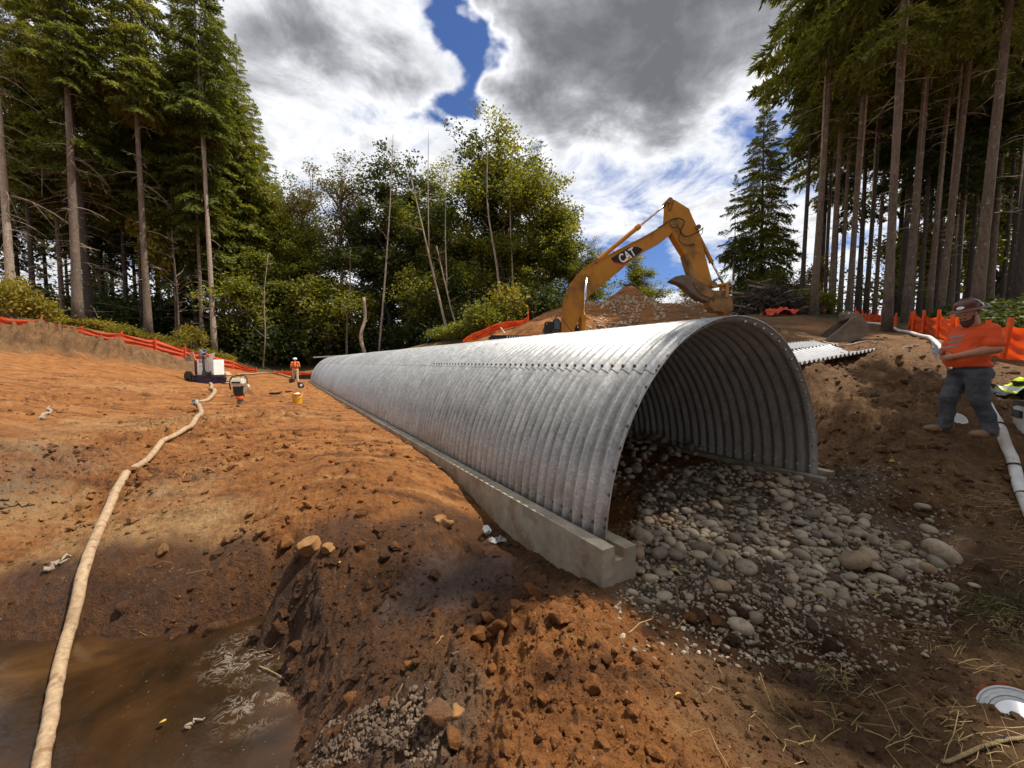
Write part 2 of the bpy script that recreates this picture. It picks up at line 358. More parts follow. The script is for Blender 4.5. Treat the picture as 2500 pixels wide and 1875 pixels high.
_W = np.linalg.solve(np.block([[-_D+.02*np.eye(len(CT)), np.ones((len(CT), 1))], [np.ones((1, len(CT))), np.zeros((1, 1))]]), np.concatenate([CT[:, 2], [0]]))
def base_h(x, y):
    x = np.atleast_1d(np.asarray(x, float)); y = np.atleast_1d(np.asarray(y, float)); out = np.empty(x.shape)
    for i in range(0, len(x), 40000):
        a, b = x[i:i+40000], y[i:i+40000]
        out[i:i+40000] = -np.sqrt((a[:, None]-CT[None, :, 0])**2+(b[:, None]-CT[None, :, 1])**2+_c2) @ _W[:-1]+_W[-1]
    # the spoil heap behind the digger: a long flat-topped ridge with a small cone on it
    sx = np.clip(x, 3.4, 9.6); d = np.hypot(x-sx, y-21.); d = d+.35*perlin(x*.6, y*.6, 5)
    pile = 4.85+.12*perlin(x*.9, y*.9, 6)-.45*np.clip(d, 0, 3.4)-1.1*np.clip(d-3.4, 0, None)
    pk = 6.25-.85*np.sqrt((x-6.72)**2+(y-22.6)**2+.12)+.15*perlin(x*1.7, y*1.7, 8)
    pile = np.maximum(pile, np.where(np.hypot(x-6.72, y-22.6) < 3, pk, -9))
    return np.maximum(out, pile)
def G(px, py):                          # where the ray through a photo pixel meets the ground
    d = ray(px, py)/ray(px, py)[1]; lo, hi = 1.2, 80.
    for n in (70, 12, 8):
        Y = np.geomspace(lo, hi, n); h = base_h(d[0]*Y, Y); k = np.nonzero(CAMZ+d[2]*Y <= h)[0]
        if not len(k): return np.array([d[0]*hi, hi, h[-1]])
        k = max(k[0], 1); lo, hi = Y[k-1], Y[k]
    return np.array([d[0]*hi, hi, float(h[k])])
ZONES = {}
def zone(kind, px, py, r, amt=1, sx=1.): g = G(px, py); ZONES.setdefault(kind, []).append((g[0], g[1], r, amt, sx))
def zonew(kind, x, y, r, amt=1, sx=1.): ZONES.setdefault(kind, []).append((x, y, r, amt, sx))
for a in [(700,1480,.8,1.5),(780,1560,.75,1.5),(900,1450,.7,1.5),(1000,1380,.6,1.4),(1150,1350,.7,1.5),(1250,1420,.55,1.4),(1350,1380,.4,1.3),(650,1600,.7,1.5),(760,1700,.5,1.4),(300,1540,.7,1.6),(100,1570,.7,1.6),(480,1530,.6,1.6),(20,1480,.5,1.2),(250,1470,.4,1.1),(450,1450,.4,1.2),(1000,1560,.35,.9),(1900,1600,.55),(1780,1560,.4),(2000,1620,.45),(2300,1480,.6),(2430,1450,.7),(2150,1440,.4),(1160,1520,.35),(1420,1430,.3)]: zone('wet_shade', *a)  # wet soil, deepened along trench and ditch bank to paint shade into the colour
for x in (-1, -2.4, -4, -5.5): zonew('wet_shade', x-.5, 2.3, 1.3)
for a in [(1600,1420,.6),(1750,1440,.7),(1850,1500,.6),(1700,1350,.8),(1900,1380,.8),(2100,1400,.7),(2250,1360,.6),(1990,1250,.7),(1750,1220,1.2),(950,1850,.5),(850,1840,.35),(1030,1830,.25),(2050,1190,.5),(1800,1500,.5)]: zone('grey', *a)
for a in [(60,1130,1.6,.5),(120,1180,1.2,.5),(20,1060,1.5,.4),(450,1180,1.2,.35)]: zone('grey', *a)
for a in [(500,1300,.8,.9),(350,1320,.9,.9),(200,1330,.8,.8),(100,1250,.9,.7),(560,1360,.5,.9),(420,1230,1,.7),(0,1090,1.2,.9),(400,1040,1.6,.8),(250,1040,1.5,.7),(300,950,3,.6),(700,1010,2,.5),(900,960,2.5,.6),(1850,815,2.2,.7),(1950,800,2,.7),(2250,950,1.0,.5),(2250,1150,.7,.6),(2150,1130,.5,.6)]: zone('tan', *a)
for a in [(2050,1000,1.5),(2200,950,2),(2300,900,2.5),(2400,950,2.5),(2150,1080,1.2),(2350,1150,1.2),(2450,1250,1.2),(2300,1250,1),(2200,1300,.8),(2150,880,2),(2050,840,2.5),(1930,840,2.5),(2200,1600,1.2),(2000,1750,.9),(2300,1750,.9),(2450,1650,1),(2200,1500,.8),(1850,1680,.6,.8),(1860,785,2),(1880,768,3),(2050,780,5),(2200,800,5),(2420,830,4),(2480,900,3),(2450,1100,1.5),(1750,780,3,.7)]: zone('brown', *a)
for a in [(100,840,2.4),(180,850,2.2),(250,862,2.2),(330,878,2),(400,890,2),(30,835,2.6),(450,900,1.6)]: zone('brown', *a)
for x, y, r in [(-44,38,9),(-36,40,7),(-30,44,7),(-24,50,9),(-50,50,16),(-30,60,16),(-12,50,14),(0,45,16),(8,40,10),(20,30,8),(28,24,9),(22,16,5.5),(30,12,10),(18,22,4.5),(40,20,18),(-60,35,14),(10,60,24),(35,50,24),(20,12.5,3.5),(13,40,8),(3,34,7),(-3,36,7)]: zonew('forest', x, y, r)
for a in [(1080,1440,.45),(1000,1470,.3),(1180,1400,.3),(1200,1370,.2),(1960,1630,.2)]: zone('mud', *a)
def mask(kind, x, y):
    m = np.zeros(x.shape)
    for (cx, cy, r, a, s) in ZONES.get(kind, []):
        d2 = ((x-cx)/s)**2+(y-cy)**2; m = np.maximum(m, a*(.75 if kind == 'tan' else 1)*np.clip(1.35-np.sqrt(d2)/r*.9, 0, 1))
    return m
ROUGH = [(G(*p)[:2], r, a) for p, r, a in [((100,840),2.6,.7),((220,862),2.4,.7),((330,880),2.2,.6),((420,897),2,.5),((20,835),2.6,.7),((150,850),2,.6),((280,870),2,.5),((60,1140),1.6,.09),((300,1080),2.5,.09),((150,980),3.5,.16),((550,1030),3,.12),((700,960),4,.11),((350,1180),1.5,.11),((800,1060),1.6,.08),((100,1180),1.5,.10),((550,1150),1.2,.06),((450,960),4,.09),((200,930),5,.10),((2150,1080),1.5,.09),((2350,1000),1.5,.08),((2200,880),2.5,.09),((2300,1250),1.3,.06),((1400,1650),1.2,.075),((1150,1600),.9,.08),((800,1550),.8,.08),((1000,1800),.6,.05),((700,1340),.5,.06),((900,1380),.6,.04),((2050,1000),1.4,.09),((2250,960),1.8,.07),((300,1480),.5,.06),((550,1460),.5,.06),((1200,1420),.6,.03)]]
def fine_h(x, y):
    r = np.hypot(x, y)
    h = .06*fbm(x, y, .45, 3, 20)+.034*fbm(x, y, 2.1, 4, 30)
    near = np.clip(1.6-r/14, 0, 1)
    h = h+near*(.018*fbm(x, y, 5.5, 5, 40, .6, True)+.012*fbm(x, y, 17, 4, 50))
    # wheel-combed streaks across the left bench
    s = np.clip((-x-1)/4, 0, 1)*np.clip((y-5)/3, 0, 1)*np.clip(1.5-y/26, 0, 1)
    h = h+s*.05*fbm(x*.35, y*2.2, .9, 4, 60)
    h = h*(1-.8*np.clip(1.5-np.hypot(x-6.15, y-5.4)/.5, 0, 1))
    for (c, rr, a) in ROUGH:
        k = np.clip(1-np.hypot(x-c[0], y-c[1])/rr, 0, 1); k = k*k*(3-2*k)
        q = 1.1 if a > .2 else 3.2
        h = h+k*a*fbm(x, y, q, 5, 70, .6, True)*.8
    lt = (x-C0[0])*BX[0]+(y-C0[1])*BX[1]; tt = (x-C0[0])*AX[0]+(y-C0[1])*AX[1]      # prints of the digger's tracks beside the culvert
    for o_ in (-5.4, -7.7, -10.2, -12.4):
        d_ = np.abs(lt-o_-.5*np.sin(tt*.16+o_)); k = np.clip((.36-d_)/.12, 0, 1)*np.clip((tt-1-o_*-.15)/2, 0, 1)*np.clip((25-tt)/3, 0, 1)
        h = h-k*(.045+.03*np.tanh(3*np.sin(2*PI*tt/.21)))*np.clip(.65+1.2*perlin(x*.7, y*.7, 77), 0, 1.2)
    return h
def ground_h(x, y):
    x = np.atleast_1d(np.asarray(x, float)); y = np.atleast_1d(np.asarray(y, float))
    h = base_h(x, y)+fine_h(x, y)
    lat = (x-C0[0])*BX[0]+(y-C0[1])*BX[1]; t = (x-C0[0])*AX[0]+(y-C0[1])*AX[1]
    ins = (np.abs(lat) < 2.35) & (t > -.25) & (t < 34)
    lim = np.where(np.abs(lat) < 1.75, .02, -.06); h = np.where(ins, np.minimum(h, lim), h)
    ins2 = (np.abs(lat) < 2.6) & (t > 1.2) & (t < 34); h = np.where(ins2 & ~ins, np.minimum(h, .02), h)
    return h
def gh(x, y): return float(ground_h(x, y)[0])
def GP(px, py): g = G(px, py); return np.array([g[0], g[1], gh(g[0], g[1])])
az = np.concatenate([np.arange(-150, -62, .8), np.arange(-62, 62.01, .17), np.arange(62.8, 150.1, .8)])
rad = [.35]
while rad[-1] < 600: rad.append(rad[-1]*1.0068+ (0 if rad[-1] < 60 else rad[-1]*.02))
rad = np.array(rad); AZ, RR = np.meshgrid(np.radians(az), rad)
gx, gy = (RR*np.sin(AZ)).ravel(), (RR*np.cos(AZ)).ravel(); gz = ground_h(gx, gy)
nr, na = RR.shape; idx = np.arange(nr*na).reshape(nr, na)
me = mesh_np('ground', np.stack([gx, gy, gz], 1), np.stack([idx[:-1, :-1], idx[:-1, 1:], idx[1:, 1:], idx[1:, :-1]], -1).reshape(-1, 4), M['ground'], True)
me.flip_normals() if me.polygons[0].normal.z < 0 else None
def put_attr(me, name, a, b, c):
    at = me.color_attributes.new(name, 'FLOAT_COLOR', 'POINT'); at.data.foreach_set('color', np.stack([a, b, c, np.ones(len(a))], 1).astype(np.float32).ravel())
put_attr(me, 'zone_a', mask('wet_shade', gx, gy), mask('grey', gx, gy), mask('tan', gx, gy))
put_attr(me, 'zone_b', mask('brown', gx, gy), mask('forest', gx, gy), mask('mud', gx, gy))
tag(link('ground', me), kind='structure')

# muddy water standing in the ditch, with rafts of foam at its near edge
def water_mat():
    m, t, b = new_mat('muddy_water')
    co = t.node('ShaderNodeTexCoord').outputs['Object']
    n = t.noise(co, 1.1, 6, .6, .5)
    c = t.ramp(n, [(.35, (.014, .008, .004)), (.55, (.038, .018, .007)), (.7, (.08, .038, .012))])
    f1 = G(570, 1650); f2 = G(590, 1790)
    dd = t.math('MINIMUM', t.vec('DISTANCE', co, (float(f1[0])+.1, float(f1[1])+.1, 0)), t.math('ADD', t.vec('DISTANCE', co, (float(f2[0])+.15, float(f2[1]), 0)), .1))
    wv = t.node('ShaderNodeTexNoise'); t.put(wv.inputs['Vector'], co); wv.inputs['Scale'].default_value = 5
    cw = t.vec('ADD', co, t.vec('SCALE', wv.outputs['Color'], None, .25))
    nn = t.noise(cw, 9, 3, .5, 2.2); ring = t.math('ABSOLUTE', t.math('SUBTRACT', nn, .5))
    foam = t.math('MULTIPLY', t.rng(ring, .07, .01), t.rng(dd, .48, .15))
    foam = t.math('MULTIPLY', foam, t.rng(t.noise(co, 6, 4, .6), .42, .55))
    sp_ = t.rng(t.noise(co, 38, 2, .5), .70, .74); foam = t.math('MAXIMUM', foam, t.math('MULTIPLY', sp_, t.rng(dd, 1.6, .3, 0, .7)))
    t.put(b.inputs['Base Color'], t.mix(t.math('MULTIPLY', foam, .6), c, (.25, .21, .16, 1)))
    t.put(b.inputs['Roughness'], t.math('ADD', .12, t.math('MULTIPLY', foam, .6))); b.inputs['IOR'].default_value = 1.33
    t.put(b.inputs['Normal'], t.bump(t.math('ADD', t.noise(co, 7, 3, .5), t.math('MULTIPLY', foam, .3)), .12, .02))
    return m
wx, wy = np.meshgrid(np.linspace(-9, -.6, 60), np.linspace(.2, 4.4, 40)); wi = np.arange(2400).reshape(40, 60)
link('water', mesh_np('water', np.stack([wx.ravel(), wy.ravel(), np.full(2400, 0.)], 1), np.stack([wi[:-1, :-1], wi[:-1, 1:], wi[1:, 1:], wi[1:, :-1]], -1).reshape(-1, 4), water_mat()), None, (0, 0, -.955))['kind'] = 'structure'
pd = G(1950, 1622)
bmw = MB(); aa = np.linspace(0, 2*PI, 24, endpoint=False); rr = .3+.07*np.sin(aa*3)+.04*np.cos(aa*5)
bmw.add(np.stack([rr*np.cos(aa)*1.2, rr*np.sin(aa)*.8, 0*aa], 1), [tuple(range(24))])
o = bmw.build('puddle_water', simple('puddle', (.07, .032, .017), .08, var=.3, nscale=3, bump=.02)); o.location = (pd[0], pd[1], gh(pd[0], pd[1])+.012); o['kind'] = 'structure'

# ------------------------------------------------------------------ the culvert: ring after ring of galvanised structural plate
def galv():
    m, t, b = new_mat('galvanised_plate')
    co = t.node('ShaderNodeTexCoord').outputs['Object']; oi = t.node('ShaderNodeObjectInfo')
    mp = t.node('ShaderNodeMapping'); t.put(mp.inputs[0], co); mp.inputs['Scale'].default_value = (1, 1, .25)
    n = t.noise(mp.outputs[0], 6, 8, .7, .5); v = t.node('ShaderNodeTexVoronoi'); t.put(v.inputs['Vector'], co); v.inputs['Scale'].default_value = 45
    sv = t.node('ShaderNodeSeparateColor'); t.put(sv.inputs[0], v.outputs['Color'])
    f = t.math('ADD', t.math('MULTIPLY', n, .72), t.math('MULTIPLY', sv.outputs[0], .2)); f = t.math('ADD', f, t.math('MULTIPLY', oi.outputs['Random'], .1))
    c = t.ramp(f, [(.3, (.27, .27, .265)), (.5, (.39, .39, .385)), (.72, (.58, .58, .57))])
    sz = t.node('ShaderNodeSeparateXYZ'); t.put(sz.inputs[0], co)
    low = t.math('MULTIPLY', t.rng(sz.outputs[2], .85, .05), t.rng(t.noise(co, 3.2, 7, .65), .42, .68))
    c = t.mix(t.math('MULTIPLY', low, .62), c, (.30, .20, .125, 1))
    st = t.math('MULTIPLY', t.rng(t.noise(mp.outputs[0], 17, 6, .7), .64, .70), .45); c = t.mix(st, c, (.26, .245, .23, 1))
    ph = t.math('COSINE', t.math('MULTIPLY', sz.outputs[1], 2*PI/.1524)); grime_shade = t.math('MULTIPLY', t.rng(ph, .35, -.75), t.rng(t.noise(co, 5, 6, .65), .25, .6, .35, 1.)); c = t.mix(t.math('MULTIPLY', grime_shade, .5), c, (.17, .16, .15, 1))  # streaky grime in the valleys, painted dark to stand in for rib shading
    t.put(b.inputs['Base Color'], c); t.put(b.inputs['Metallic'], t.math('SUBTRACT', .55, t.math('MULTIPLY', low, .4)))
    t.put(b.inputs['Roughness'], t.rng(n, .3, .75, .30, .5, False))
    t.put(b.inputs['Normal'], t.bump(t.noise(co, 24, 6, .65), .08, .006))
    return m
M['galv'] = galv()
CR_A, CR_B, CR_Z, PITCHC, NRING = 2.05, 2.13, -.05, .1524, 11
culv = thing('corrugated_culvert', 'long galvanised corrugated metal arch culvert bolted from curved plates on concrete footings', 'culvert', C0, CA)
# local frame: x across (right +), y along the axis
def arch(phi, t, off=0.):
    dn = .031*np.cos(2*PI*t/PITCHC)+off
    nx, nz = -np.cos(phi)*CR_B, np.sin(phi)*CR_A; L = np.hypot(nx, nz)
    return np.stack([-CR_A*np.cos(phi)+nx/L*dn, t, CR_Z+CR_B*np.sin(phi)+nz/L*dn], -1)
def plate(name, p0, p1, ring, off, label=None):
    L = 20*PITCHC; t0 = ring*L-(.0 if ring == 0 else .05); t1 = (ring+1)*L
    q = 12 if ring < 3 else (8 if ring < 6 else 6)
    ts = np.linspace(t0, t1, int((t1-t0)/PITCHC*q)+1); ph = np.linspace(p0, p1, max(6, int((p1-p0)*22)))
    T, PH = np.meshgrid(ts, ph, indexing='ij'); off = off+.007*(ring % 2)
    o_, i_ = arch(PH, T, off+.0035), arch(PH, T, off-.0035); a, b = T.shape; n = a*b; ix = np.arange(n).reshape(a, b)
    def q4(k, r): return np.stack([k[:-1, :-1], k[1:, :-1], k[1:, 1:], k[:-1, 1:]], -1).reshape(-1, 4)[:, ::r]
    F = [q4(ix, 1), q4(ix+n, -1)]
    for e in (ix[0], ix[-1], ix[:, 0], ix[:, -1]): F.append(np.stack([e[:-1], e[1:], e[1:]+n, e[:-1]+n], -1))
    me = mesh_np(name, np.concatenate([o_.reshape(-1, 3), i_.reshape(-1, 3)]), np.concatenate(F), M['galv'], True)
    me.set_sharp_from_angle(angle=R(50))
    o = link(name, me, culv)
    if label: o['label'] = label
PS = math.asin((1.5-CR_Z)/CR_B)
for k in range(NRING):
    plate('side_plate', .0, PS+.09, k, 0.); plate('side_plate', PI-PS-.09, PI, k, 0.)
    plate('top_plate', PS, PI-PS, k, .0085)
bolt = MB(); bolt.lathe([(.019, 0), (.019, .006), (.014, .008), (.0145, .02), (.009, .024), (.0001, .025)], n=8); bolt_me = bolt.mesh('bolt', M['steel'])
M['bolt_dark'] = simple('bolt_dark', (.10, .10, .10), .45, .7); bolt_dk = bolt.mesh('bolt', M['bolt_dark'])
bl = []
for i in range(NRING*20):
    for ph, sgn in ((PS+.05, 1), (PI-PS-.05, 1)):
        bl.append((ph, (i+.5)*PITCHC, .0085, 1, bolt_dk))
    for ph in (PS+.018, PI-PS-.018): bl.append((ph, (i+1)*PITCHC if i else .06, .0085, 1, bolt_dk)) if i < 40 else None
    bl.append((.075, (i+.5)*PITCHC, 0, 1, bolt_dk)); bl.append((PI-.075, (i+.5)*PITCHC, 0, -1, bolt_me))
for j in range(30): bl.append((.12+j*(PI-.24)/29, .035, 0, -1 if j > 14 else 1, bolt_me if j > 14 else bolt_dk))
def bolt_place(b):
    p = arch(np.array(b[0]), np.array(b[1]), b[2]+(.003 if b[3] > 0 else -.004)); n = Vector((-math.cos(b[0])*CR_B, 0, math.sin(b[0])*CR_A)).normalized()*b[3]
    return Vector(p), n.to_track_quat('Z', 'Y')
bl.sort(key=lambda b: b[1])
for b in bl[:100]:
    o = link('bolt', b[4], culv); p, q = bolt_place(b); o.location = p; o.rotation_mode = 'QUATERNION'; o.rotation_quaternion = q
bv = np.array([v.co[:] for v in bolt_me.vertices]); rest = MB()
bF = [tuple(p.vertices) for p in bolt_me.polygons]
for b in bl[100:]:
    if b[1] > 26: continue
    p, q = bolt_place(b); rest.add(bv @ np.array(q.to_matrix()).T+np.array(p), bF, 0 if b[4] is bolt_dk else 1)
rest.build('bolts', [M['bolt_dark'], M['steel']], culv, fixn=False)['kind'] = 'stuff'
# a loose alloy beam left lying on the crown at the far end
bmb = MB(); bmb.box((0, 0, 0), (2.6, .14, .05)); bmb.box((0, .05, .045), (2.6, .02, .06)); o = bmb.build('metal_beam', M['steel'], bevel=.004)
p = C0+AX*31.5+BX*-.75; o.location = (p[0], p[1], 2.03); o.rotation_euler = (0, -.06, R(8)); tag(o, 'pale metal beam lying across the far end of the culvert roof', 'beam')

# channel-topped concrete footings
def footing(sgn, label):
    prof = [(-.2, -.75), (-.2, .0), (-.06, .0), (-.05, -.08), (.055, -.09), (.065, .05), (.2, .05), (.2, -.75)]
    prof = [(x*sgn, z) for x, z in prof]; mb = MB(); rs = np.random.default_rng(3+sgn)
    ts = np.concatenate([np.linspace(-.14, 6, 90), np.linspace(6.3, 33.6, 90)]); n = len(prof); V = []
    for t in ts:
        for x, z in prof: V.append((x, t, z+(rs.normal(0, .001) if z > -.05 else 0)))
    F = [(i*n+j, i*n+(j+1) % n, (i+1)*n+(j+1) % n, (i+1)*n+j) for i in range(len(ts)-1) for j in range(n)]
    F += [tuple(range(n)), tuple((len(ts)-1)*n+j for j in range(n))[::-1]]
    mb.add(V, F); o = mb.build('concrete_footing', M['concrete']); c = C0+BX*sgn*(CR_A+.01)
    o.location = (c[0], c[1], 0); o.rotation_euler = (0, 0, CA)
    tag(o, label, 'footing')
footing(-1, 'long concrete footing under the left edge of the culvert, its end and slot showing')
footing(1, 'concrete footing inside the right edge of the culvert mouth beside the cobbles')
# ------------------------------------------------------------------ trees
def spray(rs, pairs=14, per=10, w=.019, droop=.22):      # one conifer bough of unit length: a drooping axis with needle-clad side twigs
    V = []; up = np.array([0, 0, 1.])
    def axis(s): return np.array([s, 0, -droop*s*s+.05*s])
    for i in range(pairs):
        s = .12+.86*(i+rs.uniform(0, .6))/pairs
        for sd in (-1, 1):
            L = (.46*(1-s)+.10)*rs.uniform(.7, 1.15); a = R(rs.uniform(38, 62))*sd; o = axis(s)
            d = np.array([math.cos(a), math.sin(a), rs.uniform(-.34, -.02)])
            for j in range(per):
                u = (j+.5)/per; q = o+d*L*u+np.array([0, 0, -.10*L*u*u*3])
                e = d+rs.normal(0, .42, 3); e /= np.linalg.norm(e); l = rs.uniform(.075, .14)*(1.15-.4*u)
                sde = np.cross(e, up+rs.normal(0, .5, 3)); sde = sde/(np.linalg.norm(sde)+1e-6)*w*rs.uniform(.7, 1.3)
                V += [q-sde, q+sde, q+e*l]
    for j in range(10):
        q = axis(.7+.03*j); e = np.array([1, 0, -.4])+rs.normal(0, .4, 3); e /= np.linalg.norm(e); sde = np.cross(e, up)*w*1.2
        V += [q-sde, q+sde, q+e*.13]
    return np.array(V)
_rs = np.random.default_rng(5)
SPR = [spray(_rs) for _ in range(7)]; SPRL = [spray(_rs, 10, 5, .036) for _ in range(4)]
def conifer_crown(name, H, hb, spread, mat, seed, lite=False, gap=.45, low_full=False, sparse=0.):
    rs = np.random.default_rng(seed); out = []; h = hb; S = SPRL if lite else SPR
    while h < H-.25:
        u = (h-hb)/(H-hb); k = rs.integers(4, 7)
        Lm = spread*((1-u)**.85)*(min(1, .55+u*4) if not low_full else 1)+.25
        a0 = rs.uniform(0, 2*PI)
        for j in range(k):
            if rs.random() < sparse: continue
            L = Lm*rs.uniform(.62, 1.18); a = a0+2*PI*j/k+rs.normal(0, .25); pit = R(-24+46*u)+rs.normal(0, .13)
            v = S[rs.integers(len(S))]*np.array([L, L*.95, L]) @ rotx(rs.normal(0, .25)).T
            v = v @ roty(-pit).T @ rotz(a).T; v[:, 2] += h+rs.uniform(-.2, .2); out.append(v)
        h += gap*rs.uniform(.7, 1.3)*(1-.35*u)
    top = SPR[0]*np.array([1.1, .6, .6]) @ roty(-PI/2+.05).T; top[:, 2] += H-.8; out.append(top)
    V = np.concatenate(out); return mesh_np(name, V, np.arange(len(V)).reshape(-1, 3), mat)
def dead_branches(name, h0, h1, n, seed, Lr=(.8, 2.6)):
    rs = np.random.default_rng(seed); mb = MB(); mb.tube([(0, 0, h0-.3), (0, 0, h1+.3)], .05, 4)
    for i in range(n):
        h = rs.uniform(h0, h1); a = rs.uniform(0, 2*PI); L = rs.uniform(*Lr); k = 5; d = np.array([math.cos(a), math.sin(a), 0]); pts = []
        dr = rs.uniform(.1, .5); bend = rs.normal(0, .2)
        for s in np.linspace(0, 1, k): pts.append(d*L*s+np.array([-d[1], d[0], 0])*bend*s*s*L+np.array([0, 0, h-dr*L*s*s+.1*s]))
        mb.tube(pts, np.linspace(.022, .006, k), 3, False)
        for q in range(rs.integers(1, 5)):
            s = rs.integers(1, k-1); p = pts[s]; e = d+rs.normal(0, .6, 3); e[2] -= .3; mb.tube([p, p+e*L*.16, p+e*L*.3+[0, 0, -.05]], [.009, .006, .003], 3, False)
    return mb.mesh(name, M['dead_wood'])
def trunk_mesh(name, H, r0, mat, seed, wob=.12, n=12, flare=1.25, top=.12, k=14):
    rs = np.random.default_rng(seed); hs = H*np.linspace(0, 1, k)**1.1; hs[0] = -.5
    px_, py_ = rs.normal(0, wob, 2); ph = rs.uniform(0, 6, 2)
    pts = np.stack([px_*np.sin(hs/H*3+ph[0])-px_*math.sin(ph[0]), py_*np.sin(hs/H*2.5+ph[1])-py_*math.sin(ph[1]), hs], 1)
    rd = r0*(1-(1-top)*(np.clip(hs, 0, None)/H)**1.1); rd[0] = r0*flare*1.1; rd[1] = r0*(1+(flare-1)*.3)
    mb = MB(); mb.tube(pts, rd, n); return mb.mesh(name, mat, True)
CRN = {  # the kinds of crown; every tree of a kind shares its data
 'tall': conifer_crown('crown', 34, 12.5, 4.1, M['needle'], 1, sparse=.1), 'tallb': conifer_crown('crown', 34, 14, 3.8, M['needle'], 2, sparse=.25),
 'top': conifer_crown('crown', 40, 21, 3.7, M['needle'], 9, sparse=.2), 'edge': conifer_crown('crown', 30, 6.5, 4.2, M['needle'], 3, sparse=.12), 'high': conifer_crown('crown', 32, 13, 3.9, M['needle'], 4, sparse=.62),
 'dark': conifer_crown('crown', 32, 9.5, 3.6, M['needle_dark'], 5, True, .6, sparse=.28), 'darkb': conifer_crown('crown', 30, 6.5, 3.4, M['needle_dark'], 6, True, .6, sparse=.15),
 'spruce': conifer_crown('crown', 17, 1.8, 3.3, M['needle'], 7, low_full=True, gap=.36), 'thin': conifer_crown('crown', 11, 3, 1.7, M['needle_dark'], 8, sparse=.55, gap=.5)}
CRH = {'tall': 34, 'tallb': 34, 'top': 40, 'edge': 30, 'high': 32, 'dark': 32, 'darkb': 30, 'spruce': 17, 'thin': 11}
DEAD = [dead_branches('dead_branches', 3, 14, 46, 21), dead_branches('dead_branches', 2, 13, 34, 22), dead_branches('dead_branches', 4, 16, 26, 23, (.3, 1.3)), dead_branches('dead_branches', 1.5, 13, 60, 24, (1.2, 4.2))]
seedn = [100]
def conifer(x, y, kind, H, dia, label, group=None, bark='bark', dead=None, lean=(0, 0), name='conifer_tree', rz=None, wob=.12):
    seedn[0] += 1; rs = np.random.default_rng(seedn[0]); z = gh(x, y)
    t = thing(name, label, 'conifer', (x, y, z-.05), rs.uniform(0, 2*PI) if rz is None else rz, group)
    c, s = math.cos(t.rotation_euler[2]), math.sin(t.rotation_euler[2])
    t.rotation_mode = 'ZYX'; t.rotation_euler[0] = -lean[1]*c+lean[0]*s*0; t.rotation_mode = 'XYZ'
    q = Matrix.Rotation(lean[0], 3, 'Y') @ Matrix.Rotation(-lean[1], 3, 'X') @ Matrix.Rotation(math.atan2(s, c), 3, 'Z'); t.rotation_euler = q.to_euler()
    link('trunk', trunk_mesh('trunk', H*.97, dia/2, M[bark], seedn[0], wob), t)
    if kind:
        k = H/CRH[kind]; o = link('crown', CRN[kind], t); o.scale = (k*.9+.1, k*.9+.1, k)
    if dead is not None: o = link('dead_branches', DEAD[dead], t); o.scale = (1, 1, min(1.1, H/32) if kind not in ('top', None) else 1.9)
    return t
def atpx(px, Y): d = ray(px, 884); return d[0]/d[1]*Y
# left stand, the trunks one can tell apart
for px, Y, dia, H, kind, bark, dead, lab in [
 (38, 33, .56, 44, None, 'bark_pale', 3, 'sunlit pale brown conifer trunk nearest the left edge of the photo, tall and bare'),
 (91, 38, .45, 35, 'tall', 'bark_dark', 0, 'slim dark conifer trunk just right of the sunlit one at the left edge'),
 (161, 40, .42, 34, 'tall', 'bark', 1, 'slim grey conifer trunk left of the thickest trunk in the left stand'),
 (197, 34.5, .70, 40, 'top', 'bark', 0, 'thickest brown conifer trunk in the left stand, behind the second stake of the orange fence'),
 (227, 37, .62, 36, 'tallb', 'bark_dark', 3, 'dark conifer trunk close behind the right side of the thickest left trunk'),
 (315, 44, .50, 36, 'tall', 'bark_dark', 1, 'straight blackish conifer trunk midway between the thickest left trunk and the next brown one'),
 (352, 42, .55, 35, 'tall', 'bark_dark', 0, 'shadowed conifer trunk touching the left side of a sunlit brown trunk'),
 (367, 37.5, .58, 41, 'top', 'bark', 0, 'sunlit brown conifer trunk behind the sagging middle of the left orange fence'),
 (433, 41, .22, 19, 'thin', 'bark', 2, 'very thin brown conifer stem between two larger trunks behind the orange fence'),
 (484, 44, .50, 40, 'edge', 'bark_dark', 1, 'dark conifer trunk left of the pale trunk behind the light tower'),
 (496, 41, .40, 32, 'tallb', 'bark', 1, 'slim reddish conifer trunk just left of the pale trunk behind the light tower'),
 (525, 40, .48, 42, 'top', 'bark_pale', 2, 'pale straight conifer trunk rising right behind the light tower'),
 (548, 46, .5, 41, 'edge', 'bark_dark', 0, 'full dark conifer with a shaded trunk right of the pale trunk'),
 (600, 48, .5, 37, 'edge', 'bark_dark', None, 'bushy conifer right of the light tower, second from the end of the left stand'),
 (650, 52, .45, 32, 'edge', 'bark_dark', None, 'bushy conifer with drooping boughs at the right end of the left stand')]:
    conifer(atpx(px, Y), Y, kind, H, dia, lab, None, bark, dead, (random.gauss(0, .008), random.gauss(0, .008)))
rs_ = np.random.default_rng(77)
for i, (px, Y) in enumerate([(-20, 42), (60, 47), (125, 50), (175, 54), (260, 46), (285, 56), (340, 52), (395, 50), (420, 58), (455, 50), (520, 54), (575, 56), (625, 60), (240, 62), (-60, 48), (690, 64)]):
    conifer(atpx(px, Y), Y, ['dark', 'darkb', 'tall'][i % 3], rs_.uniform(33, 40) if px < 560 else rs_.uniform(28, 34), rs_.uniform(.35, .55), 'dark conifer deep in the left stand, behind the nearer trunks', 'dark conifers deep in the left stand', 'bark_dark', i % 2)
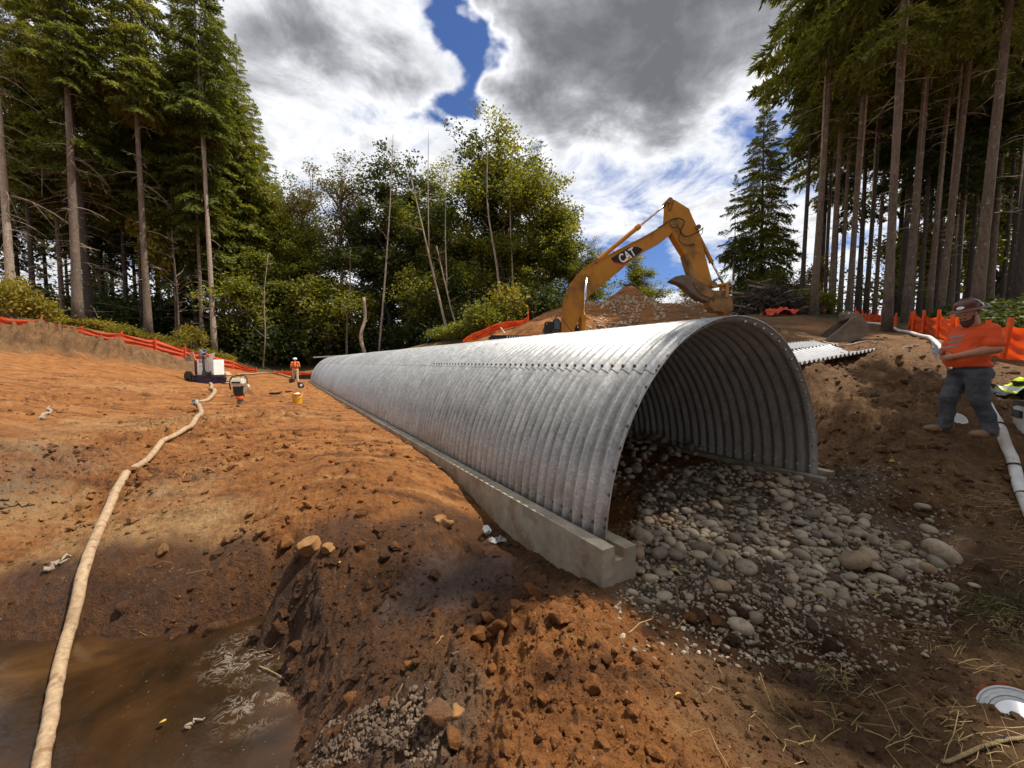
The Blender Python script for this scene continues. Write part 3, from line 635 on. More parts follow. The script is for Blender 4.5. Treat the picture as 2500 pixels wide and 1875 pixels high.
# right stand
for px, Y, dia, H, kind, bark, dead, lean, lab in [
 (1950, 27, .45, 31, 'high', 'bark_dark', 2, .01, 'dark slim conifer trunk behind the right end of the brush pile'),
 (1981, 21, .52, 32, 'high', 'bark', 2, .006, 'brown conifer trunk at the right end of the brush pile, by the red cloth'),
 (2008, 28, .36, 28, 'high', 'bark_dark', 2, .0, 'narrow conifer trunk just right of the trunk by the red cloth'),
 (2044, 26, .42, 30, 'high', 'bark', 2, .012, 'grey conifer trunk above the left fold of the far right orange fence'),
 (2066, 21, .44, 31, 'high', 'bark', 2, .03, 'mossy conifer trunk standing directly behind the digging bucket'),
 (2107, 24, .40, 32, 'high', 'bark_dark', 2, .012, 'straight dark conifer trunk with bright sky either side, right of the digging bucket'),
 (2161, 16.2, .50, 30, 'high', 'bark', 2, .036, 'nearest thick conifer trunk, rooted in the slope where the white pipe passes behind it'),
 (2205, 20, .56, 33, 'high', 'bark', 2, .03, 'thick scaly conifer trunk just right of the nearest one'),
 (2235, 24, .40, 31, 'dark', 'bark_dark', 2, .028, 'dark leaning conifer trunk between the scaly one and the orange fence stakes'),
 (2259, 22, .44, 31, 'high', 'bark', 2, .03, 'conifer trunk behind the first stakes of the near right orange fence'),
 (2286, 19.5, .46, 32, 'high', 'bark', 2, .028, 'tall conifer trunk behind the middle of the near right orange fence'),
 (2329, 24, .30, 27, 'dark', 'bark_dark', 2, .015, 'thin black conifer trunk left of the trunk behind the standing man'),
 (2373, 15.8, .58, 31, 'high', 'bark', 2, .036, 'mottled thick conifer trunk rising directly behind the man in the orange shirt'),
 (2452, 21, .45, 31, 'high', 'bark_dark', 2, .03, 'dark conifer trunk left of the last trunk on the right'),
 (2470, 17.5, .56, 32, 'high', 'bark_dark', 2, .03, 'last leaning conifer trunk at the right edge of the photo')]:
    conifer(atpx(px, Y), Y, kind, H, dia*.62, lab, None, bark, dead, (lean, random.gauss(0, .008)))
for i, (px, Y) in enumerate([(1995, 34), (2028, 38), (2090, 33), (2180, 36), (2250, 36), (2300, 32), (2345, 36), (2400, 29), (2430, 33), (2495, 29), (2540, 22), (2560, 30), (2470, 40)]):
    conifer(atpx(px, Y), Y, ['high', 'high', 'dark'][i % 3], rs_.uniform(26, 33), rs_.uniform(.3, .45), 'dim conifer far back in the right stand, between the nearer trunks', 'dim conifers far back in the right stand', 'bark_dark', 2)
for i, (x, y) in enumerate([(15.5, 4.6), (18.5, 1.5), (21.5, 4), (17, -3)]):
    conifer(x, y, ['high', 'dark'][i % 2], 31, .5, 'conifer of the right stand growing beyond the right edge of the photo', 'conifers beyond the right edge', 'bark', 2)
for i, (px, Y) in enumerate([(2022, 24), (2085, 27), (2128, 29), (2190, 25), (2215, 28), (2272, 27), (2312, 28), (2352, 25), (2405, 24), (2435, 26), (2488, 23)]):
    conifer(atpx(px, Y), Y, 'high', rs_.uniform(28, 33), rs_.uniform(.24, .34), 'slim bare conifer trunk among the thicker trunks of the right stand', 'slim trunks among the right stand', ['bark', 'bark_dark'][i % 2], 2, (.02, 0))
for i, (x, y) in enumerate([(-24, -6), (-17, -11), (-11, -9), (-5, -13), (1, -10), (7, -12), (12, -9), (-28, -14), (-20, -19), (-8, -20), (4, -19), (14, -17), (-33, -2), (-14, -26), (0, -27), (10, -26)]):
    conifer(x, y, ['edge', 'darkb'][i % 2], 27+i % 4, .45, 'conifer of the stand closing the near side of the clearing, outside the photo', 'conifers on the near side of the clearing', 'bark')
conifer(atpx(1848, 34), 34, 'spruce', 18.5, .36, 'dark full spruce with boughs to the ground, standing alone behind the brush pile', None, 'bark_dark', name='spruce_tree')
conifer(atpx(1783, 33), 33, 'thin', 11.5, .13, 'thin half bare young conifer at the left end of the brush pile', None, 'bark_dark', 1)
conifer(atpx(1822, 35), 35, 'thin', 10.5, .12, 'thin half bare young conifer just left of the lone spruce', None, 'bark_dark', 1)

# broadleaf trees
def leaves(C, n, r, size, rs, flat=.7):
    """n leaf faces round each cluster centre"""
    k = len(C); cen = np.repeat(C, n, 0)+rs.normal(0, 1, (k*n, 3))*np.repeat(np.broadcast_to(r, (k,)), n)[:, None]*np.array([1, 1, flat])
    a = rs.normal(0, 1, (k*n, 3)); a[:, 2] *= .5; a /= np.linalg.norm(a, axis=1)[:, None]
    b = rs.normal(0, 1, (k*n, 3)); b -= a*(a*b).sum(1)[:, None]; b /= np.linalg.norm(b, axis=1)[:, None]
    s = size*rs.uniform(.6, 1.35, (k*n, 1)); a = a*s; b = b*s*.55
    V = np.stack([cen-a*.5, cen+b*.6+a*.08, cen+a*.6, cen-b*.6+a*.08], 1).reshape(-1, 3)
    return V, np.arange(len(V)).reshape(-1, 4)
def broadleaf(seed, H, hb, spread, nl, per, size, cr, limbs=9, up=.6):
    rs = np.random.default_rng(seed); mb = MB(); C = []
    tr = [np.array([rs.normal(0, .12)*i, rs.normal(0, .12)*i, H*.8*i/8]) for i in range(9)]
    rd = np.linspace(.30, .05, 9); rd[0] = .38; tr[0][2] = -.4; mb.tube(tr, rd, 9)
    for i in range(limbs):
        u = rs.uniform(0, 1)**.8; h = hb+(H*.78-hb)*u; j = min(7, int(h/(H*.8)*8)); f = h/(H*.8)*8-j; o = tr[j]*(1-f)+tr[j+1]*f
        a = 2.4*i+rs.normal(0, .3); L = spread*(math.sin(PI*min(1, .28+u*.72))**.7)*rs.uniform(.7, 1.1)+.6; d = np.array([math.cos(a), math.sin(a), 0])
        pts = [o+d*L*s+np.array([0, 0, up*L*s**1.3])+rs.normal(0, .05, 3)*L*s for s in np.linspace(0, 1, 6)]
        mb.tube(pts, np.linspace(.09, .02, 6), 5, False)
        for q in range(nl):
            s = rs.uniform(.3, 1); k = min(4, int(s*5)); p = pts[k]+(pts[k+1]-pts[k])*(s*5-k); e = rs.normal(0, 1, 3); e[2] = abs(e[2])*.5; e /= np.linalg.norm(e)
            p2 = p+e*L*rs.uniform(.15, .42); mb.tube([p, (p+p2)/2+rs.normal(0, .04, 3), p2], [.02, .013, .005], 3, False); C.append(p2)
    for q in range(limbs): p = tr[-1]+rs.normal(0, 1, 3)*np.array([spread*.3, spread*.3, H*.06])+[0, 0, H*.1]; mb.tube([tr[-1], p], [.03, .006], 3, False); C.append(p)
    C = np.array(C); V, F = leaves(C, per, cr*rs.uniform(.6, 1.25, len(C)), size, rs)
    return mb, V, F
def bl_kind(seed, H, hb, spread, nl, per, size, cr, lm, bm='bark_dark', limbs=16, up=.6):
    mb, V, F = broadleaf(seed, H, hb, spread, nl, per, size, cr, limbs, up)
    return (mb.mesh('trunk', M[bm], True), mesh_np('crown', V, F, M[lm]), H)
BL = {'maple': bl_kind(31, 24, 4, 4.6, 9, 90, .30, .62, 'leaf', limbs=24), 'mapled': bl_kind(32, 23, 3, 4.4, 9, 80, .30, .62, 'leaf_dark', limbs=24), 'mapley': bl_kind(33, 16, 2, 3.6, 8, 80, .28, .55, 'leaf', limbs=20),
      'alder': bl_kind(34, 24, 8, 3.0, 8, 30, .2, .5, 'leaf_dry', 'bark', 22, 1.0), 'young': bl_kind(35, 8, 1, 2.2, 6, 40, .24, .45, 'leaf', limbs=14, up=.8), 'gold': bl_kind(36, 7, .6, 1.8, 6, 45, .2, .4, 'leaf_yellow', limbs=14, up=1.)}
def btree(px, Y, kind, H, label, group=None, w=1., name='broadleaf_tree', cat='tree', X=None):
    x = atpx(px, Y) if X is None else X; t = thing(name, label, cat, (x, Y, gh(x, Y)-.1), random.uniform(0, 6.28), group); tm, cm, h = BL[kind]; k = H/h
    for n, me in (('trunk', tm), ('crown', cm)): o = link(n, me, t); o.scale = (k*w, k*w, k)
for a in [(640, 46, 'mapley', 15, 'bright yellow-green maple under the last bushy conifers of the left stand'),
 (715, 47, 'maple', 17, 'rounded green maple beside the far left worker, in front of the thin-topped alders'),
 (675, 50, 'maple', 21.5, 'sunlit maple rising between the last conifers and the wispy alders'), (765, 53, 'maple', 21, 'pale green maple filling the gap behind the leftmost wispy alder'),
 (770, 50, 'alder', 25, 'thin-topped alder with wispy leaves, leftmost of the sparse trees over the culvert'),
 (835, 49, 'alder', 26.5, 'tallest wispy alder with bare twig tips over the far end of the culvert'),
 (890, 52, 'alder', 24, 'sparse alder between the tallest wispy alder and the dark maples'),
 (945, 48, 'mapled', 24, 'dark maple left of the wide gap of sky in the middle of the tree line'),
 (1010, 51, 'mapled', 24.5, 'dark maple with a ragged crown behind the leaning bare stems'),
 (1075, 50, 'maple', 23, 'green maple with yellowing top just left of the largest maple'),
 (1180, 46, 'mapled', 24, 'large dark maple on the left shoulder of the tallest broad crown'),
 (1235, 45, 'maple', 24.5, 'tallest broad maple in the middle, lit yellow-green along its right side'),
 (1295, 45, 'maple', 21, 'sunlit maple on the right flank of the tallest broad maple'),
 (1345, 44, 'mapley', 16, 'lower yellow-green maple stepping down towards the digger boom'),
 (1385, 43, 'mapley', 12.5, 'small light green maple directly left of the digger boom'),
 (1440, 42, 'maple', 9.5, 'small tree seen under the digger boom beside the dirt heap'),
 (1560, 50, 'mapley', 10.5, 'pale green treetop peeking over the dirt heap right of its peak'),
 (1700, 48, 'gold', 6.5, 'low yellow bush showing beneath the digger thumb'), (1030, 43, 'young', 9, 'young maple at the foot of the dark maples, behind the culvert'),
 (800, 44, 'young', 10, 'young green maple just behind the far end of the culvert'), (880, 45, 'young', 8, 'low leafy maple left of the broken pale snag'), (595, 43, 'young', 9.5, 'young light green maple with pale leaves right of the light tower'),
 (445, 43, 'gold', 15, 'slender yellow-leaved maple among the dark trunks of the left stand', None, .62), (2170, 34, 'young', 8, 'yellow-green understory maple between the nearest trunks of the right stand'), (2290, 33, 'gold', 9, 'small yellow maple glowing behind the near right orange fence'),
 (2420, 28, 'young', 9, 'green understory maple between the last trunks on the right'), (1960, 33, 'gold', 5, 'small yellow shrub tree left of the trunk by the red cloth')]: btree(*a)
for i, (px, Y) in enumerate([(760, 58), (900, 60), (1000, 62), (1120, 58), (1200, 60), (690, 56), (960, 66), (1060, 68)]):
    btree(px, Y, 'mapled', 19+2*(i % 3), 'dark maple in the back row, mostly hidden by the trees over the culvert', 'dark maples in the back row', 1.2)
# bare leaning stems and snags
def stem(px0, py0, px1, py1, Y, r, label, fork=None, tip=True, bark='bark_pale', cat='dead tree'):
    a = P(px0, py0, Y); b = P(px1, py1, Y); a[2] = gh(a[0], a[1])-.3; t = thing('bare_tree', label, cat, a); L = b-a; rs = np.random.default_rng(int(px0))
    pts = curve([[0, 0, 0], L*.33+rs.normal(0, .25, 3), L*.66+rs.normal(0, .3, 3), L], 14); mb = MB(); mb.tube(pts, np.linspace(r, r*.25 if tip else r*.75, 14), 7)
    if fork: f = P(*fork, Y)-a; k = pts[7]; mb.tube(curve([k, (k+f)/2+rs.normal(0, .15, 3), f], 8), np.linspace(r*.5, r*.15, 8), 6)
    mb.build('trunk', M[bark], t, True); tw = MB(); tw.tube(pts, r*.15, 4)
    for i in range(26 if tip else 3):
        s = rs.uniform(.35, 1); p = pts[min(13, int(s*13))]; e = rs.normal(0, 1, 3); e[2] = abs(e[2])*.8; e *= rs.uniform(.5, 1.5)*(1.2-s*.6); tw.tube([p, p+e*.5+rs.normal(0, .1, 3), p+e], [.022, .014, .005], 3, False)
    tw.build('twigs', M['dead_wood'], t, fixn=False)
stem(924, 849, 960, 328, 43, .13, 'bare pale stem leaning right, leftmost of the leaning dead trees over the culvert')
stem(1100, 818, 1005, 440, 40, .15, 'bare forked reddish stem leaning left in front of the dark maples', (1046, 320))
stem(1132, 791, 1066, 600, 40, .12, 'thin bare forked stem right of the reddish leaning one', (1091, 400))
stem(1222, 775, 1190, 350, 41, .16, 'long bare stem against the left side of the tallest broad maple')
stem(1255, 735, 1255, 330, 42, .11, 'straight whitish stem in the middle of the tallest broad maple')
stem(895, 853, 888, 726, 42, .2, 'broken off pale snag standing behind the culvert', None, False)
stem(845, 850, 855, 610, 43, .13, 'bare grey stem left of the broken snag', None, True, 'bark')
stem(640, 860, 655, 620, 41, .08, 'crooked thin pale stem right of the light tower')
stem(436, 832, 418, 560, 39, .10, 'thin crooked bare stem with twisted twigs behind the orange fence', None, True, 'bark')

# shrubs and undergrowth
def bush_kind(seed, r, h, n, per, size, lm):
    rs = np.random.default_rng(seed); a = rs.uniform(0, 2*PI, n); q = np.sqrt(rs.uniform(0, 1, n))*r
    C = np.stack([q*np.cos(a), q*np.sin(a), h*(.25+.75*rs.uniform(.3, 1, n))*np.sqrt(np.clip(1-(q/r)**2*.8, .05, 1))], 1)
    V, F = leaves(C, per, .2*r, size, rs, .8); V[:, 2] = np.abs(V[:, 2]); st = MB()
    for p in C[:18]: st.tube([[0, 0, 0], p*[.5, .5, .6], p], [.02, .014, .005], 3, False)
    return mesh_np('foliage', V, F, M[lm]), st.mesh('stems', M['twig'])
BUSH = {'green': bush_kind(41, 1.2, 1.5, 70, 40, .16, 'leaf'), 'dark': bush_kind(42, 1.3, 1.6, 70, 36, .17, 'leaf_dark'), 'gold': bush_kind(43, .9, 1.3, 45, 36, .13, 'leaf_yellow'), 'weed': bush_kind(44, .8, .6, 40, 30, .12, 'leaf_yellow')}
def bush(px, Y, kind, s, label, group=None, h=1., name='shrub', X=None):
    x = atpx(px, Y) if X is None else X; t = thing(name, label, 'shrub', (x, Y, gh(x, Y)-.05), random.uniform(0, 6.28), group)
    for n, me in zip(('foliage', 'stems'), BUSH[kind]): o = link(n, me, t); o.scale = (s, s, s*h)
for a in [(1190, 30, 'green', 1.5, 'large rounded green bush at the top of the bank, left of the folded orange fence'), (1130, 31, 'green', 1.2, 'low spreading green bush on the bank just above the culvert roof', None, .7), (1085, 33, 'green', 1.1, 'low weedy bush left of the bank bushes', None, .7),
 (1252, 31, 'gold', 2.0, 'yellow-green shrub above the raised end of the folded orange fence', None, 1.2), (1310, 33, 'dark', 1.9, 'dark bush between the folded orange fence and the dirt heap'), (1220, 31.5, 'green', 1.2, 'leafy green bush squeezed between the rounded bush and the yellow-green shrub'),
 (45, 30.5, 'gold', 1.6, 'golden bush at the foot of the sunlit trunk on the left edge', None, 1.6), (5, 30.5, 'gold', 1.3, 'golden bush cut by the left edge of the photo', None, 1.5), (105, 32, 'gold', 1.3, 'yellow bush right of the sunlit left trunk', None, 1.2), (470, 38.5, 'gold', 1.4, 'bright yellow shrub just left of the light tower, behind the orange fence', None, 1.3), (1970, 24, 'green', 1., 'light green shrub behind the brush pile')]: bush(*a)
for i, px in enumerate([140, 175, 215, 250, 280, 310, 335, 370, 400, 425, 500, 545]):
    bush(px, 32.5+px/85+random.uniform(-.6, .6), 'weed', random.uniform(.9, 1.4), 'low yellow weed clump along the back of the left orange fence', 'weeds along the back of the left fence', 1.)
for i, (px, Y) in enumerate([(150, 43), (240, 42), (290, 45), (390, 45), (460, 47), (510, 46), (560, 44), (620, 45), (670, 44), (720, 46), (760, 45), (830, 47), (920, 46), (980, 45), (1060, 44), (1110, 43), (60, 41), (340, 43)]):
    bush(px, Y, 'dark', random.uniform(1.6, 2.6), 'dark leafy bush in the undergrowth beneath the trees', 'dark bushes beneath the trees', 1.2)
for i, (px, Y) in enumerate([(2400, 12.5), (2440, 13.5), (2480, 12.8), (2510, 14), (2340, 17)]):
    bush(px, Y, 'dark', random.uniform(.7, 1.), 'low dark green fern clump behind the fence to the right of the man', 'fern clumps behind the right fence', .8, 'fern_clump')
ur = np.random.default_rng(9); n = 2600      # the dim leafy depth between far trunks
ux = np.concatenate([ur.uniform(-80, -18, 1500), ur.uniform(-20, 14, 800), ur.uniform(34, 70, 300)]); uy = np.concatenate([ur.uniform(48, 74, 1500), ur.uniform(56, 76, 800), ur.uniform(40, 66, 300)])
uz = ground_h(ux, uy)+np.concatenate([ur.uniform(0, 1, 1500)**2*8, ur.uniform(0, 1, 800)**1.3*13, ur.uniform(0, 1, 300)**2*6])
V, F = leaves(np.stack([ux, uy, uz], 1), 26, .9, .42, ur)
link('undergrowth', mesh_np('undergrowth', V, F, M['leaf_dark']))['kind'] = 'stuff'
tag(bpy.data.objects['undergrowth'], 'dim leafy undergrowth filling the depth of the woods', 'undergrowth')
# ------------------------------------------------------------------ stones, clods, straw and litter on the ground
def ico(sub):
    bm = bmesh.new(); bmesh.ops.create_icosphere(bm, subdivisions=sub, radius=1)
    V = np.array([v.co[:] for v in bm.verts]); F = np.array([[v.index for v in f.verts] for f in bm.faces]); bm.free(); return V, F
ICO1, ICO2, ICO3 = ico(1), ico(2), ico(3)
def clod_shape(rs, base, planes=12, rough=.07):
    V, F = base; v = V.copy()
    for i in range(planes):
        n = rs.normal(0, 1, 3); n /= np.linalg.norm(n); d = rs.uniform(.55, .92); k = v @ n; v -= np.clip(k-d, 0, None)[:, None]*n*.95
    for i in range(4):
        f = rs.normal(0, 3.2, 3); v *= (1+rough*np.sin(v @ f+rs.uniform(0, 6)))[:, None]
    return v*rs.uniform(.7, 1.25, 3)*np.array([1, 1, .8]), F
def cobble_shape(rs, base):
    V, F = base; v = V.copy(); p = rs.uniform(.72, 1.); v = np.sign(v)*np.abs(v)**p; v /= np.linalg.norm(v, axis=1).mean()
    for i in range(3): f = rs.normal(0, 1.2, 3); v *= (1+.07*np.sin(v @ f+rs.uniform(0, 6)))[:, None]
    return v*np.array([1, rs.uniform(.62, .9), rs.uniform(.42, .68)]), F
crs = np.random.default_rng(50)
CL1 = [clod_shape(crs, ICO1, 7, .05) for _ in range(14)]; CL3 = [clod_shape(crs, ICO3, 16, .045) for _ in range(10)]
CO2 = [cobble_shape(crs, ICO2) for _ in range(12)]; CO3 = [cobble_shape(crs, ICO3) for _ in range(10)]
def rand_rot(n, rs, tilt=.35):
    a = rs.uniform(0, 2*PI, n); b = rs.normal(0, tilt, n); c = rs.normal(0, tilt, n); out = np.empty((n, 3, 3))
    ca, sa, cb, sb, cc, sc_ = np.cos(a), np.sin(a), np.cos(b), np.sin(b), np.cos(c), np.sin(c)
    Z = np.zeros(n); O = np.ones(n)
    RZ = np.stack([ca, -sa, Z, sa, ca, Z, Z, Z, O], 1).reshape(-1, 3, 3); RX = np.stack([O, Z, Z, Z, cb, -sb, Z, sb, cb], 1).reshape(-1, 3, 3); RY = np.stack([cc, Z, sc_, Z, O, Z, -sc_, Z, cc], 1).reshape(-1, 3, 3)
    return RZ @ RX @ RY
def scatter(name, shapes, pos, size, mats, rs, tilt=.5, smooth=False, zones=True):
    Vs, Fs, n0, own = [], [], 0, []
    which = rs.integers(0, len(shapes), len(pos)); ROT = rand_rot(len(pos), rs, tilt)
    for k, (V, F) in enumerate(shapes):
        s = np.nonzero(which == k)[0]
        if not len(s): continue
        v = np.einsum('nij,vj->nvi', ROT[s], V)*size[s][:, None, None]+pos[s][:, None, :]
        Vs.append(v.reshape(-1, 3)); Fs.append((F[None]+(np.arange(len(s))*len(V))[:, None, None]+n0).reshape(-1, F.shape[1])); n0 += len(s)*len(V); own.append(np.repeat(s, len(V)))
    own = np.concatenate(own); me = mesh_np(name, np.concatenate(Vs), np.concatenate(Fs), mats, smooth)
    if zones:
        x, y = pos[:, 0], pos[:, 1]
        put_attr(me, 'zone_a', mask('wet_shade', x, y)[own], mask('grey', x, y)[own], mask('tan', x, y)[own]); put_attr(me, 'zone_b', mask('brown', x, y)[own], mask('forest', x, y)[own]*0, mask('mud', x, y)[own]*.3)
    return link(name, me)
def in_culv(x, y, pad=0.):
    lat = (x-C0[0])*BX[0]+(y-C0[1])*BX[1]; t = (x-C0[0])*AX[0]+(y-C0[1])*AX[1]
    return (np.abs(lat) < 2.32+pad) & (t > -.2-pad) & (t < 34)
srs = np.random.default_rng(61)
def field(n, r0, r1, a0, a1):
    a = np.radians(srs.uniform(a0, a1, n)); r = np.exp(srs.uniform(math.log(r0), math.log(r1), n)); return r*np.sin(a), r*np.cos(a)
CLODZ = [(G(*p)[:2], r, a) for p, r, a in [((1400,1620),1.,1),((1500,1720),.8,1),((1150,1750),.8,1),((800,1600),.9,.9),((1250,1500),.8,.7),((700,1350),.45,1.4),((950,1320),.5,.8),((1000,1830),.6,1.2),((1600,1550),.6,.6),((60,1140),1.8,1.1),((300,1100),2,.5),((650,1280),.5,1),((100,835),4,.6),((400,890),3,.5),((2100,1180),.9,1.2),((2250,1180),.8,.9),((2200,950),2.2,.8),((2050,1010),1.5,.9),((2350,1130),1.2,.8),((2150,1080),1.2,.8),((2350,930),2,.6),((2200,860),3,.5),((2250,1550),1.,.5),((2000,1750),1,.6),((2300,1750),.9,.5),((450,1170),1.2,.5),((500,1530),.6,.6),((1800,1550),.7,.7),((800,1220),1,.3),((300,950),4,.8),((150,1000),3,.9),((450,1060),2,.8),((620,1000),3,.7),((750,1080),2,.6),((350,1200),1.5,.7),((100,1200),1.5,.8),((620,905),3,.4),((560,960),4,.5),((850,1690),.8,1),((700,1750),.7,1)]]
def clodw(x, y):
    w_ = np.full(x.shape, .12)
    for c, r, a in CLODZ: w_ = w_+a*np.clip(1.2-np.hypot(x-c[0], y-c[1])/r, 0, 1)
    return np.clip(w_+.35*np.clip(fbm(x, y, .8, 3, 90), 0, 1), 0, 1.3)
cx, cy = field(46000, 1.15, 26, -60, 58); keep = (srs.uniform(0, 1.1, len(cx)) < clodw(cx, cy)) & ~in_culv(cx, cy); cx, cy = cx[keep], cy[keep]
cs = .0042*srs.uniform(.012, 1, len(cx))**-.66*np.clip(np.hypot(cx, cy)/3.0, .75, 2.4); cs = np.clip(cs, .0035, .08)
cz = ground_h(cx, cy); ok = cz > -.99; cx, cy, cs, cz = cx[ok], cy[ok], cs[ok], cz[ok]
o = scatter('soil_clods', CL1, np.stack([cx, cy, cz+cs*.12], 1), cs, M['ground'], srs); tag(o, 'loose crumbs and clods of reddish soil strewn over the dug ground', 'soil clods', None, 'stuff')
# the largest clods one by one
BIG = [(1368,1566,60,0),(1172,1582,42,0),(1445,1716,66,0),(1115,1792,46,1),(1070,1812,62,0),(1110,1845,62,0),(1273,1792,38,0),(1549,1797,42,0),(1056,1722,34,0),(943,1763,32,0),(857,1717,38,0),(722,1609,36,0),(767,1708,34,0),(968,1340,32,0),(1438,1514,32,0),(1192,1523,44,0),(1219,1568,48,0),(1436,1595,38,0),(1300,1460,52,0),(753,1351,62,1),(800,1360,34,1),(700,1345,36,0),(880,1345,34,0),(640,1300,30,0),(524,1541,52,0),(684,1541,52,0),(1090,1290,30,1),(1075,1275,40,1),(400,1355,34,0),(1681,1515,36,0),(1745,1520,38,0),(1330,1750,30,0),(1625,1690,28,0),(1200,1680,30,0),(1000,1660,30,0),(2090,1730,32,0),(470,1010,16,0),(300,1030,20,0),(75,1010,22,0),(150,1160,26,0)]
M['clod'] = []
for nm, c in (('clod_red', (.24, .10, .035)), ('clod_tan', (.25, .125, .045)), ('clod_mauve', (.13, .06, .045))): M['clod'].append(simple(nm, c, .95, nscale=5, var=.4, bump=.6, dirt=(.15, .055, .022), dirt_amt=.6))
LB = ['rough reddish clod among the loose soil in the foreground', 'pale tan lump of hard soil beside the trench edge', 'dark lump of damp clay by the muddy water']
for i, (px, py, w_, c) in enumerate(BIG):
    g = GP(px, py); r = w_/950*g[1]*.55; V, F = CL3[i % len(CL3)]; V = V*(1+.05*fbm(V[:, 0]+i, V[:, 1]+V[:, 2], 3.5, 3, i))[:, None]; me = mesh_np('soil_clod', V*r, F, M['clod'][c] if c else M['ground'], True); zx, zy = np.full(len(V), g[0]), np.full(len(V), g[1]); me.set_sharp_from_angle(angle=R(32)); put_attr(me, 'zone_a', mask('wet_shade', zx, zy)*.5, mask('grey', zx, zy)*.6, mask('tan', zx, zy)); put_attr(me, 'zone_b', mask('brown', zx, zy)*.6, 0*zx, 0*zx)
    o = link('soil_clod', me, None, (g[0], g[1], g[2]+r*.3)); o.rotation_euler = (srs.normal(0, .3), srs.normal(0, .3), srs.uniform(0, 6))
    tag(o, LB[c], 'soil clod', ['reddish clods in the foreground', 'tan lumps by the trench', 'mauve clay lumps'][c])
# river cobbles spilling out of the culvert mouth
def cobble_mat():
    m, t, b = new_mat('river_cobble'); co = t.node('ShaderNodeTexCoord').outputs['Object']; geo = t.node('ShaderNodeNewGeometry'); oi = t.node('ShaderNodeObjectInfo')
    r = t.math('FRACT', t.math('ADD', geo.outputs['Random Per Island'], t.math('MULTIPLY', oi.outputs['Random'], 3.7)))
    c = t.ramp(r, [(0, (.14, .118, .09)), (.2, (.30, .25, .185)), (.45, (.40, .33, .24)), (.65, (.25, .21, .165)), (.8, (.48, .39, .275)), (.93, (.32, .21, .11)), (1, (.52, .45, .34))])
    n = t.noise(co, 30, 6, .65); c = t.mix(t.rng(n, .3, .75, 0, .45), c, (.12, .09, .06, 1)); gp = t.node('ShaderNodeTexCoord')
    d = t.rng(t.noise(geo.outputs['Position'], 9, 6, .65), .52, .62); c = t.mix(t.math('MULTIPLY', d, .55), c, (.15, .085, .045, 1))
    t.put(b.inputs['Base Color'], c); b.inputs['Roughness'].default_value = .8; t.put(b.inputs['Normal'], t.bump(n, .25, .01)); return m
M['cobble'] = cobble_mat()
HAND = [(2295,1361,84,'large pale grey boulder with rounded back at the right end of the cobbles'),(2086,1393,84,'large smooth oval boulder in the middle of the cobble spill'),(2288,1385,46,'speckled upright cobble leaning on the largest pale boulder'),(2227,1387,46,'whitish cobble between the two largest boulders'),(2031,1438,44,'dark angular stone below the large oval boulder'),(2061,1280,42,'dark grey flat-topped stone near the right footing end'),(2262,1399,44,'rust brown cobble in front of the pale boulder'),(2378,1440,22,'lone small pale stone in the dark mud right of the cobbles'),(1823,1400,54,'round grey boulder in the middle of the near cobbles'),(1571,1328,54,'large tan stone with mud on top beside the footing corner'),(1609,1360,48,'grey rounded cobble just right of the muddy-topped stone'),(1738,1395,42,'pale oval cobble left of the round grey boulder'),(1758,1445,46,'long light stone lying on bare gravel below the cobbles'),(1808,1532,52,'muddy grey stone above the small puddle'),(1842,1512,46,'brown half buried stone right of the muddy grey one'),(1554,1400,38,'thin tan cobble leaning at the foot of the concrete footing'),(1708,1492,22,'small round stone on the grey gravel'),(2010,1462,40,'flat tan cobble by the yellow leaf on the gravel')]
placed = []
for i, (px, py, w_, lab) in enumerate(HAND):
    g = GP(px, py); r = w_/950*g[1]*.52; V, F = CO3[i % len(CO3)]; o = link('cobble', mesh_np('cobble', V*r, F, M['cobble'], True), None, (g[0], g[1], g[2]+r*.28)); placed.append((g[0], g[1], r*.75))
    o.rotation_euler = (srs.normal(0, .25), srs.normal(0, .25), srs.uniform(-.6, .6)); tag(o, lab, 'stone')
POLY = [(1545,1300),(1560,1230),(1640,1150),(1780,1120),(1960,1185),(2010,1225),(2130,1290),(2200,1330),(2300,1362),(2310,1395),(2210,1412),(2130,1460),(2060,1490),(1960,1455),(1900,1400),(1830,1365),(1750,1375),(1660,1400),(1570,1440),(1545,1400)]
def inpoly(px, py, poly):
    r = False; j = len(poly)-1
    for i in range(len(poly)):
        (xi, yi), (xj, yj) = poly[i], poly[j]
        if (yi > py) != (yj > py) and px < (xj-xi)*(py-yi)/(yj-yi)+xi: r = not r
        j = i
    return r
gcell = {}
def free(x, y, r):
    k = (int(x/.2), int(y/.2))
    for i in range(-2, 3):
        for j in range(-2, 3):
            for (a, b, c) in gcell.get((k[0]+i, k[1]+j), ()):
                if (a-x)**2+(b-y)**2 < ((r+c)*.82)**2: return False
    return True
def reserve(x, y, r): gcell.setdefault((int(x/.2), int(y/.2)), []).append((x, y, r))
for p in placed: reserve(*p)
cob = []; prs = np.random.default_rng(70)
